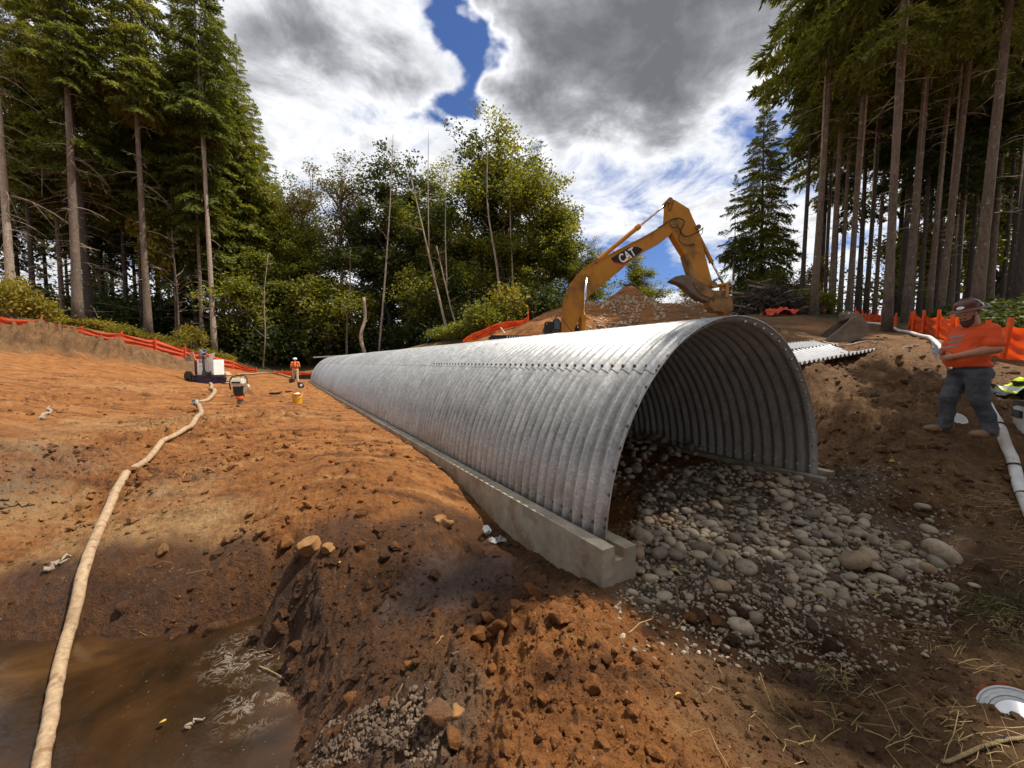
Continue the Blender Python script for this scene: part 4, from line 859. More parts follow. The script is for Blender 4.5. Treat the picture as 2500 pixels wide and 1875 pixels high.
for k in range(13000):
    px, py = prs.uniform(1540, 2330), prs.uniform(1110, 1500)
    if not inpoly(px, py, POLY) and not (prs.random() < .03 and py > 1250): continue
    if 1600 < px < 1900 and 1180 < py < 1275 and prs.random() < .72: continue      # bare soil just inside the mouth
    if 1780 < px < 1960 and 1300 < py < 1345 and prs.random() < .6: continue
    g = G(px, py); r = prs.uniform(.3, 1)**1.5*.078+.016; r *= 1 if k < 3000 else .55
    lat = (g[0]-C0[0])*BX[0]+(g[1]-C0[1])*BX[1]; t_ = (g[0]-C0[0])*AX[0]+(g[1]-C0[1])*AX[1]
    if t_ > -.3 and abs(lat) > 1.86-r and abs(lat) < 2.3: continue
    if free(g[0], g[1], r*.8): reserve(g[0], g[1], r*.8); cob.append((g[0], g[1], gh(g[0], g[1]), r))
for k in range(1500):                                                                  # deeper inside the barrel
    t_ = prs.uniform(1.5, 12); lat = prs.uniform(-.6, 1.8); q = C0+AX*t_+BX*lat; r = prs.uniform(.03, .1)
    if free(q[0], q[1], r*.8): reserve(q[0], q[1], r*.8); cob.append((q[0], q[1], gh(q[0], q[1])+.1*max(0, lat), r))
cob.sort(key=lambda c: -c[3]/max(c[1], 2)); COB_ME = [mesh_np('cobble', V, F, M['cobble'], True) for V, F in CO3]
for i, (x, y, z, r) in enumerate(cob[:270]):
    o = link('cobble', COB_ME[i % len(COB_ME)], None, (x, y, z+r*.22)); o.scale = (r, r, r); o.rotation_euler = (prs.normal(0, .25), prs.normal(0, .25), prs.uniform(0, 6.28))
    tag(o, 'smooth rounded river cobble lying among many like it at the culvert mouth', 'stone', 'river cobbles at the culvert mouth')
rest_ = np.array(cob[270:]); o = scatter('small_cobbles', CO2, np.stack([rest_[:, 0], rest_[:, 1], rest_[:, 2]+rest_[:, 3]*.2], 1), rest_[:, 3], M['cobble'], prs, .3, True, False)
tag(o, 'smaller cobbles filling the bed between the larger stones', 'small cobbles', None, 'stuff')
# pebbles: grey gravel patches, stones on the right bank, white stones on the dirt heap
pp = []
for k in range(9000):
    px, py = prs.uniform(1500, 2330), prs.uniform(1130, 1640); g = G(px, py)
    if in_culv(g[0], g[1]) and prs.random() < .5: continue
    m_ = mask('grey', np.array([g[0]]), np.array([g[1]]))[0]
    if prs.random() < m_*.8+.05: pp.append((g[0], g[1], prs.uniform(.25, 1)**2*.02+.005))
pp = np.array(pp); o = scatter('gravel', CL1, np.stack([pp[:, 0], pp[:, 1], ground_h(pp[:, 0], pp[:, 1])+pp[:, 2]*.3], 1), pp[:, 2], M['cobble'], prs, .6, False, False); tag(o, 'fine grey gravel round the culvert mouth', 'gravel', None, 'stuff')
qq = []
for k in range(2600):
    g = G(prs.uniform(620, 1080), prs.uniform(1760, 1885))
    if g[2] > -.93 and mask('grey', np.array([g[0]]), np.array([g[1]]))[0]*prs.uniform(.6, 1.4) > .38: qq.append((g[0], g[1], prs.uniform(.15, 1)**2*.016+.003))
qq = np.array(qq); o = scatter('spoil_crumbs', CL1, np.stack([qq[:, 0], qq[:, 1], ground_h(qq[:, 0], qq[:, 1])+qq[:, 2]*.2], 1), qq[:, 2], simple('grey_spoil', (.115, .078, .052), .95, var=.5, nscale=3), prs, .6, False, False); tag(o, 'grey-brown crumbly spoil at the bottom edge of the mound', 'spoil crumbs', None, 'stuff')
hp = []
for k in range(2500):
    px, py = prs.uniform(1400, 1745), prs.uniform(722, 815); d = ray(px, py); g = G(px, py)
    if not 16 < g[1] < 23: continue
    top = g[2] > 4.45; st = abs((px-1530)-(py-740)*-.55) < 38+22*prs.random() or abs((px-1600)-(py-740)*.3) < 14 or (px < 1530 and py > 775 and prs.random() < .35)
    if (top and prs.random() < .75) or (st and prs.random() < .6) or prs.random() < .05: hp.append((g[0], g[1], g[2], prs.uniform(.25, 1)**1.8*.075+.02))
hp = np.array(hp); M['pale_stone'] = simple('pale_heap_stone', (.42, .33, .23), .9, var=.5, nscale=2)
o = scatter('heap_stones', CL1, np.stack([hp[:, 0], hp[:, 1], ground_h(hp[:, 0], hp[:, 1])+.02], 1), hp[:, 3], M['pale_stone'], prs, .6, False, False); tag(o, 'pale stones strewn over the top and face of the dirt heap', 'stones', None, 'stuff')
# straw, dead grass, leaves, roots
M['straw'] = simple('straw', (.33, .23, .09), .75, var=.45, nscale=3, bump=0)
def straw_patch(mb, px, py, r, n, L=.22, rs=prs):
    g = G(px, py); a = rs.normal(0, .5, (n, 2))*r
    for i in range(n):
        x, y = g[0]+a[i, 0], g[1]+a[i, 1]
        if in_culv(np.array([x]), np.array([y]))[0]: continue
        z = gh(x, y)+.01; th = rs.uniform(0, PI) if rs.random() < .4 else rs.normal(.3, .5); l = L*rs.uniform(.2, 1.25); e = np.array([math.cos(th), math.sin(th), 0])*l; b = rs.normal(0, .12)*l; lift = abs(rs.normal(0, .13))*l; kk = rs.normal(0, .22, 2)*l
        p = np.array([x, y, z]); mb.tube([p, p+e*.35+[kk[0]*.4, kk[1]*.4, lift*.5+.004], p+e*.62+[kk[0], kk[1], lift*.8+.006], p+e+[kk[1]*.6, -kk[0]*.6, lift*.7]], rs.uniform(.0009, .0024), 3, False)
mb = MB()
for a in [(2430,1245,.5,90),(2470,1180,.3,40),(2400,1300,.5,50),(2330,1330,.5,25),(2480,1400,.5,60),(2460,1540,.35,90,.16),(2380,1570,.5,60,.16),(2300,1590,.3,25),(2010,1650,.2,45,.12),(2060,1690,.2,16),(2150,1720,.4,10),(2100,1800,.4,10),(2250,1830,.4,16),(2380,1850,.4,40),(2180,1560,.4,12),(2350,1450,.4,22),(2250,1500,.5,14),(1900,1550,.5,8),(1800,1750,.6,16),(2000,1850,.4,14),(1600,1400,.3,5),(2480,1300,.3,40),(2330,1220,.6,25),(650,1100,1.2,10),(420,1200,.8,14),(480,1240,.5,12),(300,1300,.8,12),(380,1450,.8,10),(350,1600,1.2,8),(900,1750,.6,6)]: straw_patch(mb, *a)
mb.build('straw', M['straw'], fixn=False); tag(bpy.data.objects['straw'], 'scattered pale straw stalks on the bank', 'straw', None, 'stuff')
gr = MB()
for px, py, n in ((2420, 1500, 60), (2480, 1520, 60), (2380, 1530, 40), (2490, 1600, 40), (2040, 1690, 25), (2480, 1460, 40)):
    g = G(px, py)
    for i in range(n):
        x, y = g[0]+prs.normal(0, .12), g[1]+prs.normal(0, .1); p = np.array([x, y, gh(x, y)]); e = prs.normal(0, .05, 3); e[2] = prs.uniform(.03, .12); gr.tube([p, p+e*.6, p+e*1.1+[e[0], e[1], -.02]], [.003, .0025, .0008], 3, False)
gr.build('grass', foliage_mat('grass_blades', (.04, .06, .012), (.10, .11, .03), (.2, .17, .06), .3), fixn=False); bpy.data.objects['grass']['kind'] = 'stuff'
M['yleaf'] = simple('fallen_leaf', (.50, .35, .06), .6, var=.25, bump=0)
for px, py, s, lab in [(1648,1399,.13,'yellow fallen leaf among cobbles near the footing corner'),(1996,1466,.14,'yellow fallen leaf on the edge of the cobbles above the dark hollow'),(2140,1480,.09,'small yellow leaf at the lower right end of the cobbles'),(828,1401,.07,'thin yellow leaf on dark soil left of the muddy hollow'),(1286,1393,.07,'pale leaf by the hole in front of the footing'),(1655,1732,.06,'pale green leaf on the brown mound'),(2175,845+300,.14,'pale leaf on the bank right of the culvert edge'),(400,1862,.1,'tan leaf floating at the bottom of the muddy water')]:
    g = GP(px, py); s *= .62; th = np.linspace(0, 2*PI, 14, endpoint=False); m_ = MB(); rr = np.stack([np.cos(th)*s*.5, np.sin(th)*s*.24*(1+.5*np.cos(th)), .16*s*np.sin(th)**2], 1); m_.add(np.concatenate([rr, [[0, 0, 0]]]), [(i, (i+1) % 14, 14) for i in range(14)])
    o = m_.build('leaf', M['yleaf']); z = max(g[2], -.95); o.location = (g[0], g[1], z+.035); o.rotation_euler = (prs.normal(0, .3), prs.normal(0, .3)-.25, prs.uniform(-.6, .6)); tag(o, lab, 'leaf')
def root(pts, r, lab, m='twig', name='root', cat='root'):
    q = [GP(*p) for p in pts]; q = [np.array([a[0], a[1], max(a[2], -.95)+r*.8+ .012*(i % 2)]) for i, a in enumerate(q)]; n = 6*len(q); c = curve(q, n); c[1:-1] += prs.normal(0, r*.6, (n-2, 3)); mb = MB(); mb.tube(c, np.linspace(r, r*.35, n), 6); o = mb.build(name, M[m], None, True); tag(o, lab, cat)
root([(972,1815),(1000,1780),(1030,1745),(1052,1728)], .014, 'dark root poking out of the foreground mound, left of the largest clods')
root([(950,1800),(975,1750),(1000,1715)], .008, 'thin root beside the thicker dark root in the foreground soil')
root([(1104,1652),(1140,1635),(1152,1607)], .005, 'thin pale root hanging from a clod above the foreground mound')
root([(1517,1460),(1530,1470),(1560,1495),(1600,1500)], .008, 'curled reddish root at the edge of the brown mound'); root([(1652,1420),(1656,1490)], .016, 'short orange-brown root standing up beside the gravel', 'twig')
root([(620,1610),(660,1590),(700,1560)], .006, 'thin root on the damp slope above the foam'); root([(635,1682),(680,1682),(705,1686)], .006, 'pale stick lying at the edge of the foam', 'straw', 'stick', 'stick')
root([(112,1408),(140,1385),(172,1365)], .03, 'broken reddish branch left of the hose on the bank', 'dead_wood', 'stick', 'stick'); root([(480,1010),(498,1035),(503,1052)], .02, 'short dark stick lying across the hose', 'twig', 'stick', 'stick'); root([(455,1875),(480,1862),(505,1847)], .012, 'grey stick at the bottom edge of the muddy water', 'dead_wood', 'stick', 'stick')
root([(0,1255),(40,1248),(85,1252)], .025, 'dark branch half buried at the left edge of the photo', 'twig', 'stick', 'stick'); root([(105,1030),(118,1012),(126,1000)], .05, 'small tan stump root sticking out of the left slope', 'dead_wood'); root([(2010,840),(2060,846),(2110,838),(2170,842)], .03, 'long dead branch on the slope beside the digging bucket', 'dead_wood', 'branch', 'branch'); root([(2190,855),(2240,842),(2290,828)], .03, 'dark branch lying across the white pipe', 'twig', 'branch', 'branch')
# ------------------------------------------------------------------ the digger behind the culvert
M['cat'] = simple('yellow_machine_paint', (.43, .185, .014), .42, var=.16, nscale=1.4, bump=.05, dirt=(.10, .055, .022), dirt_amt=.75)
M['cat_dirty'] = simple('muddy_machine_steel', (.25, .135, .04), .7, var=.3, nscale=3, bump=.25, dirt=(.07, .04, .022), dirt_amt=.9)
M['muddy_steel'] = simple('worn_bucket_steel', (.16, .125, .095), .62, .25, var=.3, nscale=3, bump=.2, dirt=(.12, .065, .035), dirt_amt=.7)
M['glass'] = simple('dark_cab_glass', (.03, .035, .04), .08, var=.1, bump=0)
M['red'] = simple('red_paint', (.45, .02, .015), .5); M['white_paint'] = simple('white_paint', (.78, .78, .76), .5, bump=0); M['decal_black'] = simple('black_decal', (.012, .012, .012), .4, bump=0)
EX = np.array([.9, 15., .25]); EX[2] = gh(.9, 15)
dig = thing('excavator', 'large yellow tracked excavator behind the culvert with raised boom and no bucket', 'excavator', EX)
def ep(px, py, dy=0.): p = P(px, py, 15.)-EX; return np.array([p[0], p[1]+dy, p[2]])
def epoly(pts): return [(ep(*p)[0], ep(*p)[2]) for p in pts]
ctop = curve([(1372,868),(1372,811),(1377,738),(1389,702),(1408,675),(1430,655),(1484,626),(1582,575),(1624,546)], 40)
cbot = curve([(1634,573),(1612,591),(1560,621),(1501,670),(1452,710),(1430,732),(1419,762),(1408,784),(1398,811),(1396,868)], 36)
bm_ = MB(); outl = epoly([tuple(p) for p in ctop])+epoly([(1642,543),(1653,550),(1650,562)])+epoly([tuple(p) for p in cbot])
bm_.prism(outl, -.23, .23)
boom = bm_.build('boom', M['cat'], dig, bevel=.012)
def strip(name, pts, y0, y1, th, mat, parent):       # a plate following an edge
    q = np.array(epoly(pts)); m_ = MB()
    T = np.gradient(q, axis=0); T /= np.linalg.norm(T, axis=1)[:, None]; N = np.stack([-T[:, 1], T[:, 0]], 1)
    ou = np.concatenate([q+N*th, (q-N*th)[::-1]]); m_.prism([tuple(v) for v in ou], y0, y1); return m_.build(name, mat, parent)
strip('flange', [tuple(p) for p in ctop[1:]], -.265, .265, .018, M['cat'], boom); strip('flange', [tuple(p) for p in cbot[1:-1]], -.265, .265, .018, M['cat'], boom)
# the maker's mark on the boom's flank: black panel, red foot, white letters, yellow peak
dm = MB(); dm.prism(epoly([(1487,634.5),(1532,608),(1551,606.5),(1564.5,612.5),(1556,624),(1517,650.5),(1495,645)]), -.232, -.2315); dec = dm.build('decal', M['decal_black'], boom)
dm = MB(); dm.prism(epoly([(1491.5,642),(1496,643.3),(1517.5,647.5),(1526,641.5),(1528,643.5),(1517,651.2),(1494.5,646)]), -.2345, -.2338); dm.build('red_band', M['red'], dec)
dm = MB(); dm.prism(epoly([(1521,643.5),(1527.5,631),(1540,632.5)]), -.2362, -.2356); dm.build('yellow_peak', simple('decal_yellow', (.75, .38, .02), .5, bump=0), dec)
cu = bpy.data.curves.new('letters', 'FONT'); cu.body = 'CAT'; cu.size = 1; cu.extrude = .0; cu.align_x = 'CENTER'; cu.align_y = 'CENTER'; cu.offset = .022
to = bpy.data.objects.new('letters', cu); col.objects.link(to); dg = bpy.context.evaluated_depsgraph_get(); lm = bpy.data.meshes.new_from_object(to.evaluated_get(dg)); bpy.data.objects.remove(to)
lm.materials.clear(); lm.materials.append(M['white_paint']); lo = link('letters', lm, dec); c = ep(1527, 628.5); lo.location = (c[0], -.2375, c[2]); lo.rotation_euler = Matrix(((0.857, 0, 0.515), (0, 1, 0), (-.515, 0, .857))).to_euler(); lo.rotation_euler = (PI/2, -R(31), 0); lo.scale = (.33, .46, .4)
st_ = MB(); st_.prism(epoly([(1625.5,501),(1630,489),(1643,493),(1677,514),(1685,534),(1701,567),(1723,653),(1735,697),(1731,706),(1685,681),(1666,624),(1647,594),(1634,572),(1623,543)]), -.19, .19)
stick_o = st_.build('stick', M['cat'], dig, bevel=.012)
sc_ = MB(); sc_.prism(epoly([(1666,626),(1672,620),(1692,682),(1684,684)]), -.21, .21); sc_.build('underside_plate', M['cat_dirty'], stick_o)
for (px, py, r) in ((1640, 551, .16), (1427, 683, .15), (1629, 496, .10), (1735, 699, .11), (1697, 560, .09), (1453, 641, .09), (1778, 694, .08)):
    m_ = MB(); m_.lathe([(.001, -.29), (r, -.29), (r, .29), (.001, .29)], ep(px, py), 16, rotx(PI/2)); m_.build('pivot_pin', M['cat_dirty'] if r > .08 else M['steel'], dig)
def cylinder(a, g, b, rb, rr, dy, name):             # hydraulic ram: barrel a->g, rod g->b
    A, Gp, B = ep(*a, dy), ep(*g, dy), ep(*b, dy); m_ = MB(); m_.tube([A, A+(Gp-A)*.93, A+(Gp-A)*.93, Gp], [rb, rb, rb*1.25, rb*1.25], 14); o = m_.build(name, M['cat'], dig, True); o.data.set_sharp_from_angle(angle=R(40))
    m_ = MB(); m_.tube([Gp, B], rr, 12); m_.build('rod', M['chrome'], o, True); return o
cylinder((1453,640), (1561,552), (1629,496), .085, .045, 0, 'stick_cylinder'); cylinder((1697,560), (1738,641), (1766,694), .075, .04, 0, 'bucket_cylinder')
cylinder((1421,866), (1422,772), (1427,684), .095, .05, -.34, 'boom_cylinder'); cylinder((1421,866), (1422,772), (1427,684), .095, .05, .34, 'boom_cylinder')
for dy in (-.2, .2):
    m_ = MB(); m_.tube([ep(1736,701,dy), ep(1779,693,dy)], .05, 6); m_.tube([ep(1768,695,dy), ep(1766,728,dy)], .07, 6); m_.build('link_arm', M['cat'], dig)
m_ = MB(); m_.prism(epoly([(1722,724),(1740,712),(1764,712),(1781,738),(1783,757),(1772,767),(1763,770),(1756,763),(1737,762),(1727,752)]), -.24, .24); coup = m_.build('coupler', M['cat_dirty'], dig, bevel=.02)
m_ = MB(); tt = np.linspace(0, 2*PI, 17); c = ep(1777, 772); m_.tube([c+[.07*math.cos(a), 0, .09*math.sin(a)-.03] for a in tt], .02, 6); m_.build('red_shackle', M['red'], coup)
m_ = MB(); m_.prism(epoly([(1632,686.5),(1643,678),(1660,674),(1680,676),(1690,684),(1716,697),(1742,717),(1736,742),(1720,738),(1699,731),(1680,716),(1668,704),(1655,695),(1640,690)]), -.22, .22); m_.build('thumb', M['muddy_steel'], dig, bevel=.02)
m_ = MB(); m_.prism(epoly([(1684,690),(1716,700),(1740,722),(1735,735),(1705,722),(1690,706)]), -.26, .26); m_.build('thumb_rib', M['cat_dirty'], dig, bevel=.02)
def hosee(pts, r=.022, dys=None):
    m_ = MB(); m_.tube(curve([ep(px, py, dy) for px, py, dy in pts], 22), r, 6); m_.build('hydraulic_hose', M['black'], dig, True)
hosee([(1410,672,-.1),(1425,645,-.15),(1450,630,-.15),(1456,640,-.1)]); hosee([(1405,678,.05),(1418,650,.05),(1445,632,.05),(1458,634,0)]); hosee([(1600,562,-.25),(1640,540,-.3),(1662,548,-.3),(1655,570,-.25),(1668,583,-.28),(1695,572,-.25),(1712,560,-.15)]); hosee([(1636,545,-.25),(1652,570,-.3),(1650,592,-.28),(1668,603,-.25),(1690,600,-.2)], .018); hosee([(1624,500,-.2),(1630,520,-.22),(1640,493,-.2)], .012); hosee([(1712,558,-.1),(1712,570,-.1),(1706,575,-.05)], .012)
hosee([(1392,815,-.6),(1365,780,-.6),(1355,774,-.6),(1352,790,-.6)], .016)
for k in range(6): m_ = MB(); q = ctop[12+k*4]; m_.box(ep(q[0], q[1]-1.5), (.1, .3, .05), roty(R(-29))); m_.build('hose_clamp', M['cat_dirty'], boom)
# house, cab, counterweight, undercarriage
def part(name, c, s, mat, rot=None, bevel=.04, taper=1.): m_ = MB(); m_.box(c, s, rot, taper); return m_.build(name, mat, dig, bevel=bevel)
part('house', (-.35, 0, 1.45), (3.5, 2.7, .8), M['cat'], bevel=.06); hood = part('engine_hood', (-.95, -.25, 2.08), (1.55, 2.0, .5), M['decal_black'], bevel=.06)
for k in range(9): m_ = MB(); m_.box((-.55-.09*k+.2, -1.27, 2.2), (.035, .04, .22)); m_.build('louvre', M['steel'], hood)
m_ = MB(); a_ = np.linspace(-1.2, 1.2, 12); m_.prism([(-2.2-.55*math.cos(a), 1.35*a/1.2) for a in a_]+[(-1.7, 1.35), (-1.7, -1.35)], 1.0, 2.15, 'z'); m_.build('counterweight', M['cat'], dig, bevel=.05)
cab = MB(); cab.prism([(.45, 1.1), (.35, 2.75), (.55, 2.95), (1.55, 2.95), (1.95, 2.2), (1.95, 1.1)], .25, 1.3); cab_o = cab.build('cab', M['black'], dig, bevel=.05)
m_ = MB(); m_.prism([(.62, 1.9), (.58, 2.7), (.7, 2.82), (1.45, 2.82), (1.78, 2.2), (1.78, 1.9)], .235, .244); m_.build('window', M['glass'], cab_o); m_ = MB(); m_.box((.385, .78, 2.3), (.02, .8, .6), roty(-.06)); m_.build('window', M['glass'], cab_o)
mir = ep(1350, 800, -1.2); m_ = MB(); m_.box(mir, (.26, .14, .42), rotz(.2)); mo = m_.build('mirror', M['black'], dig, bevel=.05); m_ = MB(); m_.box(mir+[.0, -.075, 0], (.19, .01, .33), rotz(.2)); m_.build('mirror_face', M['glass'], mo)
hr = MB(); hr.tube(curve([ep(1324,840,-1.1), ep(1325,800,-1.1), ep(1330,794,-1.1), ep(1342,794,-1.1)], 14), .035, 8); hr.build('handrail', M['black'], dig, True); hr = MB(); hr.tube([ep(1224,805,-1.0), ep(1234,818,-1.0)], .02, 6); hr.build('antenna', M['white_paint'], dig)
for s in (-1, 1):
    tr = MB(); k = rotz(CA+PI/2); a_ = np.linspace(PI/2, 3*PI/2, 9); oc = [(-1.75+.42*math.cos(a), .46+.42*math.sin(a)) for a in a_]+[(1.75-.42*math.cos(a), .46-.42*math.sin(a)) for a in a_]
    n_ = len(oc); V = np.array([[u, s*1.2-.27, w_] for u, w_ in oc]+[[u, s*1.2+.27, w_] for u, w_ in oc]) @ k.T; tr.add(V, [tuple(range(n_)), tuple(range(2*n_-1, n_-1, -1))]+[(i, i+n_, (i+1) % n_+n_, (i+1) % n_) for i in range(n_)]); to_ = tr.build('track', M['muddy_steel'], dig, bevel=.03)
    wl = MB()
    for u in (-1.75, -1.1, -.4, .4, 1.1, 1.75): c_ = np.array([u, s*1.2, .44]) @ k.T; wl.lathe([(.001, -.3), (.3, -.3), (.3, .3), (.001, .3)], c_, 16, k @ rotx(PI/2))
    wl.build('rollers', M['cat_dirty'], to_)
m_ = MB(); m_.lathe([(.001, .5), (.75, .5), (.75, 1.06), (.001, 1.06)], (0, 0, 0), 20); m_.box((0, 0, .55), (1.6, 1.9, .5), rotz(CA+PI/2)); m_.build('undercarriage', M['muddy_steel'], dig)

# ------------------------------------------------------------------ silt fences of orange fabric on stakes
def fabric_mat():
    m, t, b = new_mat('orange_fabric'); co = t.node('ShaderNodeTexCoord').outputs['Object']
    c = t.ramp(t.noise(co, 3, 5, .6), [(.3, (.62, .06, .008)), (.7, (.80, .11, .014))]); d = t.rng(t.noise(co, 1.3, 6, .6), .58, .7, 0, .35); c = t.mix(d, c, (.42, .12, .045, 1))
    t.put(b.inputs['Base Color'], c); b.inputs['Roughness'].default_value = .5
    wv = t.node('ShaderNodeTexWave', bands_direction='Z'); t.put(wv.inputs['Vector'], co); wv.inputs['Scale'].default_value = 9; wv.inputs['Distortion'].default_value = 3; t.put(b.inputs['Normal'], t.bump(wv.outputs['Fac'], .4, .02))
    tr = t.node('ShaderNodeBsdfTranslucent'); t.put(tr.inputs[0], c); mx = t.node('ShaderNodeMixShader'); mx.inputs[0].default_value = .42; t.l.new(b.outputs[0], mx.inputs[1]); t.l.new(tr.outputs[0], mx.inputs[2]); t.l.new(mx.outputs[0], t.n['Material Output'].inputs[0]); return m
M['fabric'] = fabric_mat()
frs = np.random.default_rng(15)
def fence(pts, hs, label, sag=.12, wr=.05, stakes=None, sw=.05, lean=.08):
    q = [P(px, py, Y) for px, py, Y in pts]; base = q[0].copy(); t = thing('silt_fence', label, 'fence', base)
    n = 20*(len(q)-1)+1; u = np.linspace(0, len(q)-1, n); Q = np.stack([np.interp(u, range(len(q)), [a[i] for a in q]) for i in range(3)], 1); H = np.interp(u, range(len(q)), hs)
    Q[:, 2] = np.minimum(Q[:, 2], ground_h(Q[:, 0], Q[:, 1])+.12); seg = u-np.floor(u); sg = 4*seg*(1-seg)*sag*H
    D = np.gradient(Q[:, :2], axis=0); D /= np.linalg.norm(D, axis=1)[:, None]+1e-9; N = np.stack([-D[:, 1], D[:, 0]], 1); rows = 15; V = []
    for r in range(rows):
        f = r/(rows-1); z = Q[:, 2]-.06+(H-sg)*f+.06*f; amp = wr*(.35+4*seg*(1-seg)*.65)
        off = amp*np.sin(f*17+u*2.1+1.2*np.sin(u*5+f*3))+amp*.8*perlin(u*4, np.full(n, f*5.), 3)
        V.append(np.stack([Q[:, 0]+N[:, 0]*off, Q[:, 1]+N[:, 1]*off, z], 1)-base)
    V = np.concatenate(V); ix = np.arange(n*rows).reshape(rows, n); F = np.stack([ix[:-1, :-1], ix[:-1, 1:], ix[1:, 1:], ix[1:, :-1]], -1).reshape(-1, 4)
    link('fabric', mesh_np('fabric', V, F, M['fabric'], True), t)
    for i, a in enumerate(q):
        if stakes and i not in stakes: continue
        m_ = MB(); h = hs[i]+.14; l = frs.normal(0, lean, 2); k = np.array([l[0], l[1], 1.]); dd = D[min(n-1, i*20)]
        m_.box((0, 0, 0), (sw, sw*.7, 1)); V_ = np.array(m_.v[0]); V_[:, 2] = (V_[:, 2]+.5)*(h+.2)-.2; V_[:, :2] += V_[:, 2:3]*l[None]; m_.v[0] = V_; o = m_.build('stake', M['orange_post'], t); o.location = (a-base)-np.array([N[min(n-1, i*20)][0]*.05, N[min(n-1, i*20)][1]*.05, 0]); o.rotation_euler = (0, 0, 0)
    return t
fence([(-40,800,28),(0,808,28),(100,816,29),(202,834,30),(295,843,31.5),(380,855,33),(452,877,34.5),(500,886,35.5),(568,902,37),(625,910,39)], [1.05,1.05,1.15,1.05,1.0,.95,1.05,1.0,.85,.4], 'long orange silt fence running along the top of the left slope below the trees', .14, .05, None, .09)
fence([(672,914,38),(690,914,37),(735,917,36),(765,917,36)], [.28,.3,.3,.28], 'low strip of orange silt fence behind the far worker', .1, .03, None, .07)
fence([(1130,841,27.5),(1152,832,27),(1196,815,26.7),(1238,792,26.4),(1272,788,26.2),(1291,784,26)], [.5,.5,.5,.42,.3,.62], 'folded sagging orange silt fence climbing the bank left of the excavator', .05, .06, [2,3,5], .06, .15)
fence([(1994,764,27),(2008,768,26.5),(2036,774,26)], [.62,.5,.55], 'small far piece of orange silt fence between the first trunks of the right stand', .3, .06)
fence([(2072,788,20),(2090,786,19.5),(2112,788,19),(2126,789,18.7),(2140,789,18.5),(2153,788,18.2)], [.45,.6,.5,.52,.5,.5], 'orange silt fence pieces between the digging bucket and the nearest trunk', .28, .06)
fence([(2178,792,18),(2190,793,17.6)], [.45,.4], 'scrap of orange silt fence between the nearest trunk and the scaly one', .1, .04)
fence([(2219,813,16),(2232,816,15),(2258,822,14),(2293,828,12.6),(2336,838,11.6),(2352,846,11)], [.72,.75,.78,.82,.8,.7], 'orange silt fence with leaning stakes just left of the standing man', .16, .05, None, .08)
fence([(2395,862,9.9),(2420,870,9.5),(2452,882,9.0),(2530,884,8.6),(2600,890,8.3)], [.68,.74,.84,.80,.8], 'bright orange silt fence right of the standing man, cut by the photo edge', .08, .035, [1,2,4], .09)

# ------------------------------------------------------------------ hoses and pipes
def laid(name, pts, r, mat, label, cat, n=90, wob=0., r1=None, lift=.8):
    q = [GP(*p) for p in pts]; c = curve(q, n); rr = np.linspace(r, r1 or r, n); c[:, 2] = np.maximum(ground_h(c[:, 0], c[:, 1]), -.955)
    for _ in range(6): c[1:-1, 2] = np.maximum(c[1:-1, 2], (c[:-2, 2]+c[2:, 2])/2)
    c[:, 2] += rr*lift; c[:, :2] += wob*np.stack([perlin(np.arange(n)*.3, np.zeros(n), 1), perlin(np.arange(n)*.3, np.zeros(n), 2)], 1)
    m_ = MB(); m_.tube(c, rr*(1+.05*perlin(np.arange(n)*.45, np.zeros(n), 7)), 14, flat=.86); o = m_.build(name, mat, None, True); return tag(o, label, cat), c
hose_o, hc = laid('hose', [(100,2120),(108,1960),(128,1853),(145,1740),(168,1582),(194,1458),(232,1333),(277,1243),(339,1153),(390,1107),(452,1074),(480,1045),(492,1023),(488,1000),(479,985)], .041, M['hose'], 'long muddy tan discharge hose winding from the muddy water up the left slope', 'hose', 150, .01, .062)
laid('hose', [(478,984),(506,980),(522,970),(524,963),(515,955),(518,945),(514,940)], .075, M['hose'], 'kinked upper length of tan hose between the slope and the light tower', 'hose', 50)
laid('hose', [(540,936),(560,936),(583,932),(574,930),(586,924),(594,923),(582,915),(621,914),(658,911),(686,916),(716,925)], .075, M['hose'], 'pale hose zigzagging from the light tower to the far worker', 'hose', 90)
mm = MB(); g = GP(478, 985); mm.lathe([(.06, -.1), (.085, -.1), (.085, -.03), (.07, -.02), (.07, .03), (.085, .04), (.085, .1), (.06, .1)], g+[0, 0, .07], 12, rotx(PI/2.2)); tag(mm.build('hose_coupling', M['steel'], None), 'metal coupling joining the two lengths of tan hose on the slope', 'coupling')
M['pvc'] = simple('white_pipe', (.66, .65, .63), .45, var=.12, nscale=5, dirt=(.35, .24, .15), dirt_amt=.55)
pipe, pc = laid('drain_pipe', [(2070,788),(2095,790),(2140,794),(2180,805),(2230,821),(2288,846),(2318,885),(2345,935),(2378,985),(2424,1035),(2450,1090),(2478,1165),(2505,1240),(2535,1330)], .062, M['pvc'], 'long white drain pipe curving down the right bank behind the man', 'pipe', 130)
k_ = MB()
for i in (94, 108, 116): 
    d_ = pc[i+1]-pc[i-1]; d_ /= np.linalg.norm(d_); k_ = MB(); k_.tube([pc[i]-d_*.012, pc[i]+d_*.012], .0655, 16); k_.build('pipe_band', M['black'], pipe)

